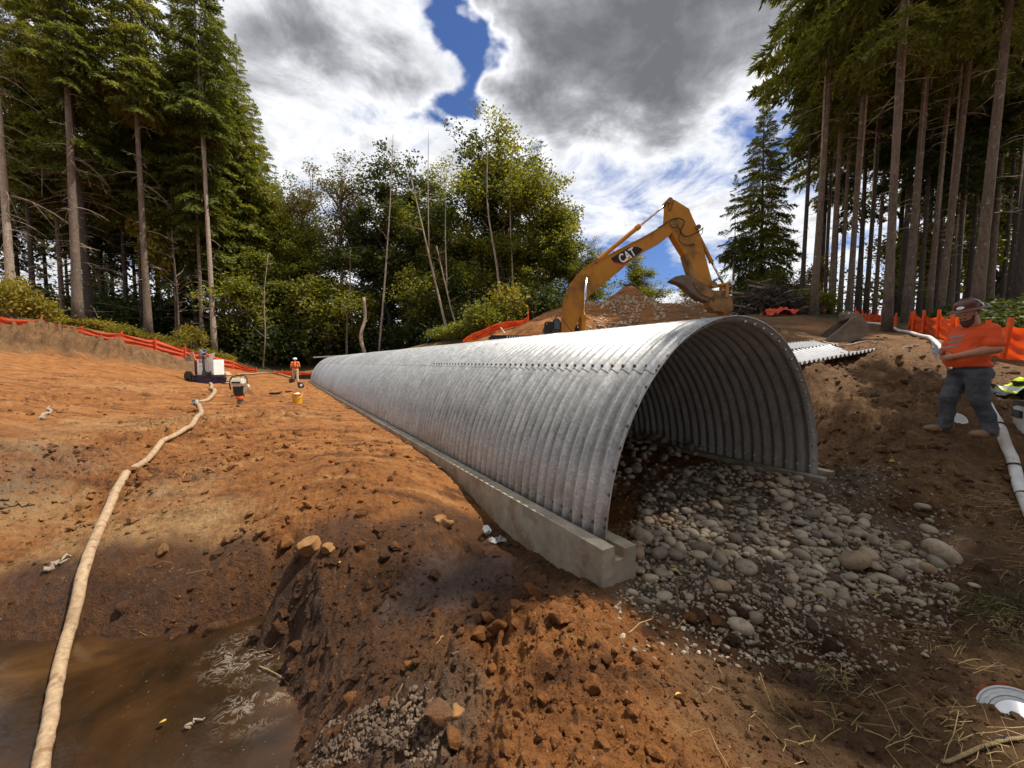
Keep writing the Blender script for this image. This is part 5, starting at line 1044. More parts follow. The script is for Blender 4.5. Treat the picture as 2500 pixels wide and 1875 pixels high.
# ------------------------------------------------------------------ plates, bucket, brush and cloth on the right bank
def sheet(T, d1, L1, d2, L2, dz1, dz2, label, sagc):
    nx, ny = int(L1/PITCHC*10), 16; V = []; d1 = np.array([*d1, dz1]); d2 = np.array([*d2, dz2]); up = np.array([0, 0, 1.])
    for i in range(nx+1):
        s = L1*i/nx
        for j in range(ny+1): f = j/ny; V.append(d1*s+d2*L2*f+up*(.032*math.cos(2*PI*s/PITCHC)-sagc*4*f*(1-f)+.03))
    V = np.array(V); ix = np.arange(len(V)).reshape(nx+1, ny+1); F = np.stack([ix[:-1, :-1], ix[:-1, 1:], ix[1:, 1:], ix[1:, :-1]], -1).reshape(-1, 4); n = len(V); Fs = [F, F[:, ::-1]+n]
    for e in (ix[0], ix[-1], ix[:, 0], ix[:, -1]): Fs.append(np.stack([e[:-1], e[1:], e[1:]+n, e[:-1]+n], -1))
    me = mesh_np('corrugated_sheet', np.concatenate([V, V-[0, 0, .007]]), np.concatenate(Fs), M['galv_new'], True); me.set_sharp_from_angle(angle=R(50)); o = link('corrugated_sheet', me, None, T); tag(o, label, 'metal sheet')
M['galv_new'] = simple('bright_galvanised_sheet', (.56, .56, .56), .42, .5, var=.12, nscale=6, bump=.03)
sheet(P(2147,854,8.6), (-.909,-.417), 3.4, (-.30,.95), 1.05, -.11, .10, 'bright curved corrugated metal sheet lying nearest the culvert on the right bank', .10)
sheet(P(2047,843,11.0), (-.909,-.417), 3.0, (.1,.99), 1.1, -.08, .13, 'second bright corrugated metal sheet lying behind the first, below the digging bucket', .05)
bk = thing('digging_bucket', 'detached rusty excavator bucket with flat lip resting open on the right bank', 'excavator bucket', P(2011,830,12)+[0, 0, -.02], R(-21))
pr = [(0,0),(.16,-.10),(.45,-.12),(.72,-.04),(1.0,.12),(1.1,.34),(1.02,.52),(.92,.72),(.70,.66)]
for y in (0, 1.12): m_ = MB(); m_.prism(pr, y-.02, y+.02); m_.build('side_plate', M['muddy_steel'], bk, bevel=.006)
cp_ = curve([(-.06,-.02),(.16,-.10),(.45,-.12),(.72,-.04),(1.0,.12),(1.1,.34),(1.02,.52),(.92,.72),(.70,.68)], 40); cp_ = cp_[:, :2]; T_ = np.gradient(cp_, axis=0); T_ /= np.linalg.norm(T_, axis=1)[:, None]; N_ = np.stack([-T_[:, 1], T_[:, 0]], 1)
m_ = MB(); V = np.concatenate([np.stack([cp_[:, 0]+N_[:, 0]*o_, np.full(40, y), cp_[:, 1]+N_[:, 1]*o_], 1) for o_, y in ((.0, -.0), (.03, 0), (.03, 1.12), (.0, 1.12))]); m_.add(V, [(i+a*40, i+1+a*40, i+1+((a+1) % 4)*40, i+((a+1) % 4)*40) for a in range(4) for i in range(39)]+[(0, 40, 80, 120), (39, 79, 119, 159)]); m_.build('shell', M['muddy_steel'], bk)
for y in (.36, .74): m_ = MB(); m_.prism([(.62,.66),(.60,.82),(.66,.92),(.76,.90),(.84,.80),(.92,.86),(1.0,.80),(1.0,.62)], y-.025, y+.025); m_.build('ear', M['muddy_steel'], bk, bevel=.008)
m_ = MB(); m_.tube([(.70,.30,.84), (.70,.80,.84)], .035, 10); m_.build('pin', M['steel'], bk); m_ = MB(); m_.prism([(-.1,-.05),(.05,.0),(.68,.70),(.74,.66),(.12,-.06)], -.045, -.02); m_.build('cutting_edge', M['muddy_steel'], bk)
M['cloth_red'] = simple('faded_red_mesh', (.55, .065, .03), .8, var=.3, nscale=6)
brs = np.random.default_rng(91); bc = P(1872, 768, 22.5); L_ = 4.3
for i in range(46):
    f = brs.uniform(-1, 1); h = (1-abs(f)**1.8)*brs.uniform(0, 2.1); p = bc+np.array([f*L_/2+.2, brs.normal(0, .5)*(1-h*.3), 0]); p[2] = gh(p[0], p[1])+.05+h; L = brs.uniform(.8, 2.4); a = brs.normal(0, .5); e = np.array([math.cos(a), math.sin(a)*.8, brs.normal(-.02, .22)])*L/2
    r = brs.uniform(.035, .10); m_ = MB(); m_.tube(curve([-e, brs.normal(0, .1, 3), e], 7), np.linspace(r, r*.55, 7), 7); o = m_.build('log', M['dead_wood' if i % 2 == 0 else 'bark'], None, True); o.location = p; tag(o, 'rough branch log tangled in the brush pile at the forest edge', 'log', 'logs of the brush pile')
m_ = MB()
for i in range(420):
    f = brs.uniform(-1, 1); h = (1-abs(f)**1.8)*brs.uniform(0, 1.9); p = bc+np.array([f*L_/2+.2, brs.normal(0, .5), 0]); p[2] = gh(p[0], p[1])+h; e = brs.normal(0, .35, 3)*brs.uniform(.5, 1.3); m_.tube([p-e, p+brs.normal(0, .06, 3), p+e], [.02, .018, .006], 4, False)
for i in range(150):
    V, F = CL1[i % 14]; f = brs.uniform(-1, 1); h = (1-abs(f)**1.8)*brs.uniform(0, 1)*1.6; p = bc+np.array([f*L_/2+.2, brs.normal(.25, .35), 0]); p[2] = gh(p[0], p[1])+h; m_.add(V*brs.uniform(.12, .3)+p, [tuple(f_) for f_ in F])
m_.build('brush_pile', M['bark_dark'], None, fixn=False); tag(bpy.data.objects['brush_pile'], 'dark heap of roots, bark and twigs at the right forest edge', 'brush pile', None, 'stuff')
for px, py, w_, lab, mt in ((1905, 772, 1.6, 'crumpled red mesh lying on the ground before the brush pile', 'cloth_red'),):
    g = P(px, py, 20.); n = 26; X, Y = np.meshgrid(np.linspace(-w_/2, w_/2, n), np.linspace(-.45, .45, n)); Z = .16+.16*fbm(X, Y, 1.6, 4, 5, .6, True)-.16*(X/(w_/2))**2-.1*(Y/.45)**2; V = np.stack([X.ravel(), Y.ravel(), Z.ravel()], 1); ix = np.arange(n*n).reshape(n, n)
    o = link('mesh_cloth', mesh_np('mesh_cloth', V, np.stack([ix[:-1, :-1], ix[:-1, 1:], ix[1:, 1:], ix[1:, :-1]], -1).reshape(-1, 4), M[mt], True), None, (g[0], g[1], gh(g[0], g[1]))); tag(o, lab, 'cloth')

# ------------------------------------------------------------------ site gear on the left
g = GP(505, 937); LT = thing('light_tower', 'towable light tower with blue base and open white cabinet doors on the left slope', 'light tower', g, R(-12))
M['navy'] = simple('navy_paint', (.012, .018, .07), .4, dirt=(.2, .1, .05), dirt_amt=.4); M['cabinet'] = simple('white_cabinet_paint', (.80, .80, .78), .45, var=.05, dirt=(.5, .42, .35), dirt_amt=.25); M['board'] = simple('tan_foam_board', (.45, .29, .17), .8); M['lampgrey'] = simple('grey_lamp_metal', (.32, .33, .33), .4, .5)
def lt(name, c, s, mat, rot=None, bevel=.02, parent=None): m_ = MB(); m_.box(c, s, rot); return m_.build(name, mat, parent or LT, bevel=bevel)
m_ = MB(); m_.prism([(-1.1,.42),(-1.0,.02),(1.0,.02),(1.14,.42)], -.55, .55); m_.build('base_tray', M['navy'], LT, bevel=.02); lt('deck', (0.02,0,.5), (2.0,1.0,.14), M['black'])
cabn = lt('cabinet', (.28,.1,1.13), (1.4,.8,1.06), M['cabinet']); lt('open_bay', (-.57,.1,1.08), (.29,.7,.92), M['black']); lt('bay_frame', (-.57,-.22,.62), (.3,.06,.14), M['board'])
lt('door_handle', (-.1,-.305,1.2), (.3,.012,.03), M['lampgrey'], None, 0, cabn); lt('seam_strip', (.56,-.305,1.13), (.02,.012,1.0), M['lampgrey'], None, 0, cabn); lt('placard', (.78,-.305,1.25), (.3,.01,.5), simple('grey_placard', (.62,.62,.62), .5), None, 0, cabn)
def flap(name, q, mat, th=.03): m_ = MB(); m_.prism(q, -.34, -.34+th); return m_.build(name, mat, LT)
flap('door_flap', [(-.98,2.14),(-.66,2.22),(-.46,1.64),(-.79,1.55)], M['board']); flap('door_flap', [(-1.48,1.82),(-.92,1.95),(-.78,1.55),(-1.3,1.55)], simple('grey_green_flap', (.2,.19,.15), .7), .06); fl = flap('door_flap', [(.72,2.05),(1.2,2.14),(1.0,1.68),(.68,1.68)], M['cabinet'])  # the outer left flap is a dull grey-green
m_ = MB(); m_.tube([(.34,-.45,.55),(.34,-.45,2.1)], .07, 10); m_.prism([(.15,.55),(.22,.62),(.30,.95),(.38,.95),(.55,.62),(.62,.55)], -.52, -.38); mast = m_.build('mast', simple('mast_grey', (.05,.05,.055), .45), LT)
for i in range(4): m_ = MB(); c_ = (.34+(-.17 if i % 2 else .17), -.5, 2.02+.2*(i//2)); m_.lathe([(.001,-.1),(.07,-.1),(.15,.06),(.16,.08),(.14,.08),(.05,-.06)], c_, 12, rotx(PI/2-.4) @ roty(.5*(-1)**i)); m_.build('lamp', M['lampgrey'], LT)
m_ = MB(); [m_.tube(curve([(.34+a, -.5, 1.9), (.34+a*3, -.58, 1.6+b), (.2+a*2, -.52, 1.45), (.0, -.42, 1.62)], 10), .018, 5) for a, b in ((.02,0),(-.05,.1))]; m_.build('cable', M['black'], LT)
for x, c in ((-.3,.5),(-.15,.3),(.1,.4)): lt('engine_block', (x,.1,1.75), (.18,.4,.2), simple('engine_part', (c*.4,.12,.1), .5))
m_ = MB(); a_ = np.linspace(0, PI, 12); m_.prism([(-.78+.3*math.cos(a), .38+.5*math.sin(a)**.7) for a in a_], -.7, -.5); m_.build('fender', M['black'], LT); m_ = MB(); m_.lathe([(.1,-.1),(.28,-.1),(.3,-.06),(.3,.06),(.28,.1),(.1,.1)], (-.78,-.58,.26), 18, rotx(PI/2)); m_.build('wheel', M['black'], LT)
lt('jack', (.95,-.5,.45), (.07,.07,.9), M['black']); lt('valve_block', (.75,-.5,.7), (.3,.2,.22), M['black']); lt('drawbar', (1.25,0,.35), (.5,.1,.1), M['navy'])
g = GP(551, 930); m_ = MB(); m_.box((0,0,.22), (.5,.5,.44)); m_.prism([(-.3,.44),(.3,.44),(.12,.72)], -.25, .25); tag(m_.build('wooden_crate', M['board'], None, bevel=.01), 'tan wooden box with a pitched lid right beside the light tower', 'box').location = g
g = GP(563, 929); m_ = MB(); m_.tube(curve([(-.5,0,.08),(-.1,.1,.16),(.3,-.05,.1),(.6,0,.05)], 16), .06, 8); tag(m_.build('yellow_hose', simple('yellow_hose', (.6,.33,.03), .5), None, True), 'short yellow hose lying right of the light tower', 'hose').location = g
# jumping-jack rammer
g = GP(587, 989); TP = thing('rammer', 'upright jumping jack soil rammer with cream engine and orange collar on the slope', 'rammer', g, R(10)); TP.scale = (1.03, 1.03, 1.03)
def tp(name, mb, mat, **k): return mb.build(name, mat, TP, **k)
M['cream'] = simple('cream_plastic', (.68,.62,.50), .5, dirt=(.4,.22,.1), dirt_amt=.4); M['olive'] = simple('grey_brown_leg', (.16,.125,.075), .6)
m_ = MB(); m_.box((.05,-.03,.02), (.24,.34,.04)); tp('shoe', m_, M['muddy_steel'], bevel=.01); m_ = MB(); m_.lathe([(.07,.03),(.085,.06),(.095,.27),(.1,.3)]+[(.1+.015*(i % 2), .3+.014*i) for i in range(5)], n=16); tp('leg', m_, M['olive'])
m_ = MB(); m_.lathe([(.09,.24),(.122,.25),(.13,.3),(.125,.36),(.10,.37)], n=16); tp('collar', m_, simple('orange_collar', (.62,.13,.04), .5))
m_ = MB(); m_.prism([(-.11,.36),(.08,.36),(.13,.48),(.14,.70),(-.17,.70),(-.16,.5)], -.12, .12); tp('housing', m_, M['black'], bevel=.02); m_ = MB(); m_.box((-.02,-.02,.86), (.42,.34,.2), taper=.8); m_.box((-.02,-.14,.74), (.3,.1,.1)); tp('engine', m_, M['cream'], bevel=.03); m_ = MB(); m_.box((-.02,-.2,.83), (.26,.03,.05)); tp('air_vent', m_, M['black'])
m_ = MB(); m_.prism([(.12,.42),(.2,.5),(.3,.66),(.27,.76),(.18,.76),(.12,.62)], -.06, .06); tp('side_bracket', m_, M['cream'], bevel=.01); m_ = MB(); m_.tube(curve([(-.26,-.05,.58),(-.28,-.05,.78),(-.25,0,.98),(-.1,.05,1.05),(.1,.05,1.05),(.22,0,.98),(.25,-.05,.78)], 24), .022, 8); tp('handle_frame', m_, M['black'], smooth=True)
# buckets
def bucket(px, py, r, h, mat, label, fill=None, handle=True, dz=0.):
    g = GP(px, py); t = thing('bucket', label, 'bucket', g+[0, 0, dz]); m_ = MB(); m_.lathe([(.001,.0),(r*.86,.0),(r*.98,h*.9),(r*1.05,h*.9),(r*1.06,h),(r*.97,h),(r*.84,.03),(.001,.03)], n=26); m_.build('pail', mat, t, auto=40)
    if handle: m_ = MB(); m_.tube(curve([(-r*1.04,0,h*.86),(-r*.8,-r*.7,h*.62),(0,-r*1.08,h*.5),(r*.8,-r*.7,h*.62),(r*1.04,0,h*.86)], 18), .006, 5); m_.build('handle', M['steel'], t)
    if fill: m_ = MB(); V, F = CL3[2]; m_.add(V*np.array([r*.8, r*.8, h*.25])+[0, 0, h*.93], [tuple(f) for f in F]); m_.build('liner', fill, t, True)
    return t
bucket(726, 984, .185, .36, simple('yellow_pail', (.72,.36,.02), .4, dirt=(.4,.2,.06), dirt_amt=.3), 'yellow pail with a white liner standing on the slope near the culvert', M['white'])
bucket(735, 952, .16, .28, M['black'], 'small black pail with a white label behind the yellow pail'); g = GP(735, 952); m_ = MB(); m_.box((.09,-.145,.16), (.1,.012,.12), rotz(.5)); o = m_.build('label', M['white'], [x for x in col.objects if x.get('label', '').startswith('small black pail')][0])
bucket(712, 935, .17, .3, M['black'], 'black tub on the ground at the far worker’s feet', None, False)
for a, lab in (((700, 962), 'dark scrap lying on the slope left of the yellow pail'), ((672, 967), 'flat dark scrap on the slope right of the rammer')):
    g = GP(*a); m_ = MB(); m_.prism([(-.25,0),(-.2,.06),(.05,.05),(.22,.09),(.25,.05),(.1,0)], -.1, .1); o = m_.build('scrap', M['black'], None, bevel=.01); o.location = g; tag(o, lab, 'scrap')
g = GP(735, 926); m_ = MB(); m_.box((.2,0,.18), (2.0,.06,.36), rotz(.1)); m_.box((.2,-.04,.34), (2.0,.1,.05), rotz(.1)); o = m_.build('trench_board', M['black'], None, bevel=.008); o.location = g; tag(o, 'long dark board standing on edge behind the far worker', 'board')

# ------------------------------------------------------------------ gear at the right edge
g = GP(2505, 1078); t = thing('cooler', 'white cooler box with dark lid and latches at the right edge behind the pipe', 'cooler', g, R(-38)); m_ = MB(); m_.box((.28,.16,.20), (.62,.40,.38), taper=1.04); m_.build('body', M['white'], t, bevel=.02); m_ = MB(); m_.box((.28,.16,.425), (.66,.44,.07)); m_.build('lid', M['black'], t, bevel=.02)
for x in (.12, .44): m_ = MB(); m_.box((x,-.045,.27), (.1,.035,.24)); m_.box((x,-.06,.14), (.14,.03,.05)); m_.build('latch', M['black'], t, bevel=.008)
m_ = MB(); m_.box((-.05,.16,.28), (.035,.3,.1)); m_.build('handle', M['black'], t, bevel=.01)
t2 = bucket(2508, 974, .17, .30, M['black'], 'black pail under the yellow safety jacket at the right edge', None, False)
M['hivis'] = simple('lime_safety_cloth', (.55,.72,.03), .7, var=.12); M['reflect'] = simple('silver_tape', (.5,.5,.5), .4, .3); M['cloth_black'] = simple('black_cloth', (.018,.018,.022), .8)
bl_ = GP(2508, 974); le_ = GP(2424, 968); tj = thing('safety_jacket', 'lime yellow and black safety jacket draped over the black pail at the right edge', 'jacket', bl_); dv = le_-bl_; n = 30; U, W = np.meshgrid(np.linspace(-.55, 1.12, n), np.linspace(-.24, .24, 14)); drop = np.interp(U, [-.55,-.2,.05,.25,.6,1.12], [.16,.34,.36,.26,.10,.05])
perp = np.array([-dv[1], dv[0]])/np.hypot(dv[0], dv[1]); X = U*dv[0]+W*perp[0]; Y = U*dv[1]+W*perp[1]; Z = np.maximum(drop+.05*fbm(U*1.4, W*2, 2.2, 3, 8), ground_h((X+bl_[0]).ravel(), (Y+bl_[1]).ravel()).reshape(X.shape)-bl_[2]+.03)
V = np.stack([X.ravel(), Y.ravel(), Z.ravel()], 1); ix = np.arange(V.shape[0]).reshape(X.shape); F = np.stack([ix[:-1, :-1], ix[:-1, 1:], ix[1:, 1:], ix[1:, :-1]], -1).reshape(-1, 4); fu = U.ravel()[F].mean(1)
for nm, sel, mt in (('yellow_panel', (fu < .42) | ((fu > .54) & (fu < .62)), 'hivis'), ('silver_tape', (fu >= .42) & (fu <= .54), 'reflect'), ('black_panel', fu >= .62, 'cloth_black')): uu, inv = np.unique(F[sel], return_inverse=True); link(nm, mesh_np(nm, V[uu], inv.reshape(-1, 4), M[mt], True), tj)
g = GP(2358, 1066); m_ = MB(); m_.lathe([(.001,.0),(.085,.004),(.1,.012),(.13,.012),(.135,.0),(.135,-.012),(.001,-.012)], (0,0,0), 26); o = m_.build('lid_disc', M['white'], None, auto=30); o.location = g+[.12,.25,.15]; o.rotation_euler = (R(62), R(12), R(-40)); tag(o, 'white round lid leaning behind the man’s boots', 'lid'); m_ = MB(); a_ = np.linspace(0, 2*PI, 25); m_.tube([(.137*math.cos(a), .137*math.sin(a), 0) for a in a_], .008, 6, False); m_.build('rim', M['black'], o)
cpos = P(2496, 1786, 2.0)+[0, 0, .045]; tc = thing('metal_cap', 'round pressed metal cap with rusty rim lying tilted in the bottom right corner', 'metal cap', cpos); nrm = Vector((-.55, -.52, .62)).normalized(); tc.scale = (.88, .88, .88); tc.rotation_mode = 'QUATERNION'; tc.rotation_quaternion = nrm.to_track_quat('Z', 'Y')
m_ = MB(); m_.lathe([(.0001,.045),(.03,.038),(.115,-.004),(.12,-.012),(.135,-.012),(.14,-.002),(.155,-.002),(.16,-.014),(.175,-.014),(.18,-.004),(.19,-.004)], n=48); m_.build('disc', simple('brushed_alloy', (.55,.55,.56), .32, .9, var=.08, nscale=20), tc, auto=25, fixn=False); m_ = MB(); m_.lathe([(.19,-.004),(.205,.004),(.21,-.02),(.205,-.05),(.19,-.06)], n=48); m_.build('rim', simple('rust', (.22,.07,.02), .85, var=.5, nscale=14), tc, auto=30); m_ = MB(); m_.lathe([(.2,-.045),(.21,-.07),(.0001,-.10)], n=40); m_.build('backing', M['muddy_steel'], tc)
def rope(pts, r, mat, label):
    q = [GP(*p) for p in pts]; c = curve(q, 120); zz_ = ground_h(c[:, 0], c[:, 1]); zz_ = np.convolve(np.pad(zz_, 10, 'edge'), np.ones(21)/21, 'valid'); c[:, 2] = zz_+r*2.2; m_ = MB(); d_ = np.gradient(c, axis=0); d_ /= np.linalg.norm(d_, axis=1)[:, None]; s_ = np.cumsum(np.r_[0, np.linalg.norm(np.diff(c, axis=0), axis=1)])
    nn = np.cross(d_, [0, 0, 1.]); nn /= np.linalg.norm(nn, axis=1)[:, None]; bb = np.cross(nn, d_)
    for k in range(3): a = s_/r*1.1+k*2*PI/3; m_.tube(c+(np.cos(a)[:, None]*nn+np.sin(a)[:, None]*bb)*r*.5, r*.55, 6)
    tag(m_.build('rope', M[mat], None, True), label, 'rope')
M['rope'] = simple('tan_rope', (.27,.19,.09), .9, var=.3, nscale=30)
rope([(2300,1885),(2350,1862),(2400,1845),(2450,1832),(2520,1822)], .009, 'rope', 'twisted tan rope lying below the metal cap in the bottom right corner'); rope([(2390,1852),(2420,1838),(2450,1828),(2510,1815)], .008, 'cloth_black', 'dark rope lying beside the tan rope under the metal cap')
def clear_mat():
    m, t, b = new_mat('clear_plastic'); b.inputs['Base Color'].default_value = (.85,.88,.9,1); b.inputs['Roughness'].default_value = .08; b.inputs['Transmission Weight'].default_value = .75; b.inputs['IOR'].default_value = 1.25; return m
M['clear'] = clear_mat()
def bottle(loc, rot, label, sc=1.):
    t = thing('water_bottle', label, 'bottle', loc); t.rotation_euler = rot; t.scale = (sc,)*3; m_ = MB(); m_.lathe([(.001,0),(.03,.0),(.033,.01),(.031,.03),(.033,.05),(.030,.09),(.033,.10),(.033,.15),(.026,.175),(.013,.195),(.012,.21),(.001,.21)], n=18); m_.build('body', M['clear'], t, auto=40); m_ = MB(); m_.lathe([(.0336,.095),(.0336,.14)], n=18); m_.build('paper_label', simple('bottle_label', (.35,.42,.5), .5), t); m_ = MB(); m_.lathe([(.014,.205),(.015,.207),(.015,.222),(.001,.224)], n=14); m_.build('cap', M['white'], t); return t
g = GP(1185, 1336); bottle(g+[0, .1, .17], (R(-122), 0, R(-4)), 'empty clear plastic bottle lying end-on in the mud before the footing', 1.25)
g = GP(1215, 1325); X, Y = np.meshgrid(np.linspace(-.1,.1,12), np.linspace(-.06,.06,10)); V = np.stack([X.ravel(), Y.ravel(), (.03+.03*fbm(X, Y, 14, 3, 4)).ravel()], 1); ix = np.arange(120).reshape(10, 12); o = link('plastic_wrap', mesh_np('plastic_wrap', V, np.stack([ix[:-1, :-1], ix[:-1, 1:], ix[1:, 1:], ix[1:, :-1]], -1).reshape(-1, 4), M['clear']), None, g); tag(o, 'crumpled clear plastic wrap beside the empty bottle in the mud', 'plastic wrap')

# ------------------------------------------------------------------ people: smooth implicit bodies turned into one skin
def sd_cone(Pt, a, b, ra, rb):
    a, b = np.asarray(a, np.float32), np.asarray(b, np.float32); d = b-a; L2 = float(d @ d)+1e-9; t = np.clip(((Pt-a) @ d)/L2, 0, 1); return np.linalg.norm(Pt-a-t[..., None]*d, axis=-1)-(ra+(rb-ra)*t)
def sd_ell(Pt, c, r, rot=None):
    q = Pt-np.asarray(c, np.float32)
    if rot is not None: q = q @ np.asarray(rot, np.float32)
    r = np.asarray(r, np.float32); k0 = np.linalg.norm(q/r, axis=-1); k1 = np.linalg.norm(q/(r*r), axis=-1)+1e-6; return k0*(k0-1)/k1
def implicit(prims, vox, k=.03, wrinkle=0., wf=30., seed=0, cut=None):
    lo, hi = np.full(3, 9.), np.full(3, -9.)
    for p in prims:
        if p[0] == 'c': pts = [np.array(p[1])-max(p[3:5]), np.array(p[1])+max(p[3:5]), np.array(p[2])-max(p[3:5]), np.array(p[2])+max(p[3:5])]
        else: pts = [np.array(p[1])-max(p[2]), np.array(p[1])+max(p[2])]
        lo = np.minimum(lo, np.min(pts, 0)); hi = np.maximum(hi, np.max(pts, 0))
    lo -= 3*vox; hi += 3*vox; n = np.ceil((hi-lo)/vox).astype(int)+1; ax = [lo[i]+vox*np.arange(n[i]) for i in range(3)]
    D = np.full(n, 9., np.float32)
    for p in prims:
        kk = p[-1] if isinstance(p[-1], dict) else {}; kr = kk.get('k', k)
        if p[0] == 'c': pl = np.minimum(p[1], p[2])-max(p[3:5])-kr*2-vox; ph = np.maximum(p[1], p[2])+max(p[3:5])+kr*2+vox
        else: pl = np.array(p[1])-max(p[2])-kr*2-vox; ph = np.array(p[1])+max(p[2])+kr*2+vox
        i0 = np.clip(np.floor((pl-lo)/vox).astype(int), 0, n-1); i1 = np.clip(np.ceil((ph-lo)/vox).astype(int)+1, 1, n); s = tuple(slice(a, b) for a, b in zip(i0, i1))
        g_ = np.stack(np.meshgrid(*[ax[i][s[i]] for i in range(3)], indexing='ij'), -1).astype(np.float32)
        d = sd_cone(g_, *p[1:5]) if p[0] == 'c' else sd_ell(g_, p[1], p[2], kk.get('rot'))
        o_ = D[s]; h = np.clip(.5+.5*(o_-d)/kr, 0, 1); D[s] = o_*(1-h)+d*h-kr*h*(1-h)
    if wrinkle:
        g_ = np.meshgrid(*ax, indexing='ij'); near = np.abs(D) < .06; x, y, z = (q[near] for q in g_)
        D[near] += (wrinkle*(perlin(x*wf*.6+y*wf*.6, z*wf, seed)+.6*perlin(y*wf*1.3-x*wf, z*wf*1.6+x*wf, seed+3))).astype(np.float32)
    if cut is not None: g_ = np.stack(np.meshgrid(*ax, indexing='ij'), -1); D = np.maximum(D, cut(g_).astype(np.float32))
    S = D < 0; c8 = sum(S[i:n[0]-1+i, j:n[1]-1+j, q:n[2]-1+q].astype(np.int8) for i in (0, 1) for j in (0, 1) for q in (0, 1)); act = (c8 > 0) & (c8 < 8); idx = np.full(act.shape, -1, np.int64); idx[act] = np.arange(act.sum()); ci = np.argwhere(act)
    acc = np.zeros((len(ci), 3)); cnt = np.zeros(len(ci)); cs_ = [(i, j, q) for i in (0, 1) for j in (0, 1) for q in (0, 1)]
    for a in cs_:
        for d in range(3):
            if a[d]: continue
            b = list(a); b[d] = 1; da = D[tuple((ci+a).T)]; db = D[tuple((ci+b).T)]; m_ = (da < 0) != (db < 0); t = np.where(m_, da/(da-db+1e-12), 0); e = np.array(a, float)[None].repeat(len(ci), 0); e[:, d] += t; acc[m_] += e[m_]; cnt[m_] += 1
    V = lo+vox*(ci+acc/np.maximum(cnt, 1)[:, None]); Fs = []
    for d in range(3):
        u, v = (d+1) % 3, (d+2) % 3; A = S; sl0 = [slice(None)]*3; sl0[d] = slice(0, -1); sl1 = [slice(None)]*3; sl1[d] = slice(1, None); e = np.argwhere(A[tuple(sl0)] != A[tuple(sl1)]); e = e[(e[:, u] > 0) & (e[:, v] > 0) & (e[:, u] < n[u]-1) & (e[:, v] < n[v]-1)]
        ins = A[tuple(e.T)]; du, dv_ = np.zeros(3, int), np.zeros(3, int); du[u] = 1; dv_[v] = 1
        q = np.stack([idx[tuple((e-du-dv_).T)], idx[tuple((e-dv_).T)], idx[tuple(e.T)], idx[tuple((e-du).T)]], 1); q = np.where(ins[:, None], q, q[:, ::-1]); Fs.append(q[(q >= 0).all(1)])
    return V, np.concatenate(Fs)
def skin(name, prims, vox, mat, parent, **k): V, F = implicit(prims, vox, **k); return link(name, mesh_np(name, V, F, mat, True), parent)
M['skin'] = simple('skin', (.42,.20,.12), .5, var=.12, nscale=12, bump=.05); M['beard'] = simple('beard', (.085,.035,.016), .85, var=.4, nscale=40, bump=.6); M['shirt'] = simple('orange_shirt', (.66,.075,.012), .8, var=.1, nscale=5, bump=.15)
M['jeans'] = simple('worn_dark_jeans', (.06,.064,.075), .85, var=.5, nscale=4, bump=.2, dirt=(.17,.165,.16), dirt_amt=.6); M['boot'] = simple('tan_boots', (.24,.135,.06), .8, var=.25, nscale=10, dirt=(.2,.12,.07), dirt_amt=.6); M['hat_red'] = simple('dark_red_hat', (.085,.022,.016), .3, var=.12, bump=.02, dirt=(.16,.08,.05), dirt_amt=.4); M['eye'] = simple('dark_eye', (.02,.014,.012), .3)
def limb(*pr): return [('c', pr[i][0], pr[i+1][0], pr[i][1], pr[i+1][1]) for i in range(len(pr)-1)]
W = P(2358, 1082, 5.4); W[2] = gh(W[0], W[1])+.03; man = thing('person', 'heavyset man in orange T-shirt, dark jeans and brown hard hat holding a water bottle', 'person', W, PI-R(10))
LS, LE, LW = (-.03,.195,1.47), (-.02,.295,1.20), (.285,.115,1.105); RS, RE, RW = (-.02,-.195,1.47), (.06,-.30,1.2), (.31,-.085,1.165)
def hand(w_, d, side, curl):                    # palm, four curled fingers, thumb; d points along the forearm
    d = np.array(d)/np.linalg.norm(d); up = np.array([0, 0, 1.]); s = np.cross(d, up); s /= np.linalg.norm(s); u = np.cross(s, d); w_ = np.array(w_); pal = w_+d*.055; out = [('c', w_, pal, .027, .03, {'k': .015}), ('e', pal+d*.01, (.045,.03,.045))]
    inn = s*side
    for i, (ln, o_) in enumerate(((.062,.03),(.07,.011),(.066,-.008),(.052,-.027))):
        b = pal+d*.035+u*o_; m1 = b+d*ln*.45+inn*.006; m2 = m1+d*ln*.3*math.cos(curl)+inn*ln*.35; e = m2+inn*ln*.28-d*ln*.12; out += [('c', b, m1, .0095, .0088, {'k': .006}), ('c', m1, m2, .0088, .008, {'k': .005}), ('c', m2, e, .008, .0068, {'k': .005})]
    tb = w_+d*.03+u*.03+inn*.01; t1 = tb+u*.03+inn*.018+d*.02; t2 = t1+d*.025+inn*.015; out += [('c', tb, t1, .013, .011, {'k': .008}), ('c', t1, t2, .011, .009, {'k': .006})]; return out
hp_ = rotz(.12) @ roty(.34)                      # the head bowed a little
def hd(p): return (hp_ @ np.array(p))+np.array([.045, 0, 1.635])
body = [('e', (.02,0,1.2), (.13,.15,.28)), ('e', (.0,0,.98), (.11,.13,.12)), ('c', (-.02,-.13,1.42), (-.02,.13,1.42), .07, .07), ('c', (-.01,0,1.45), hd((-.01,0,-.02)), .078, .07)]
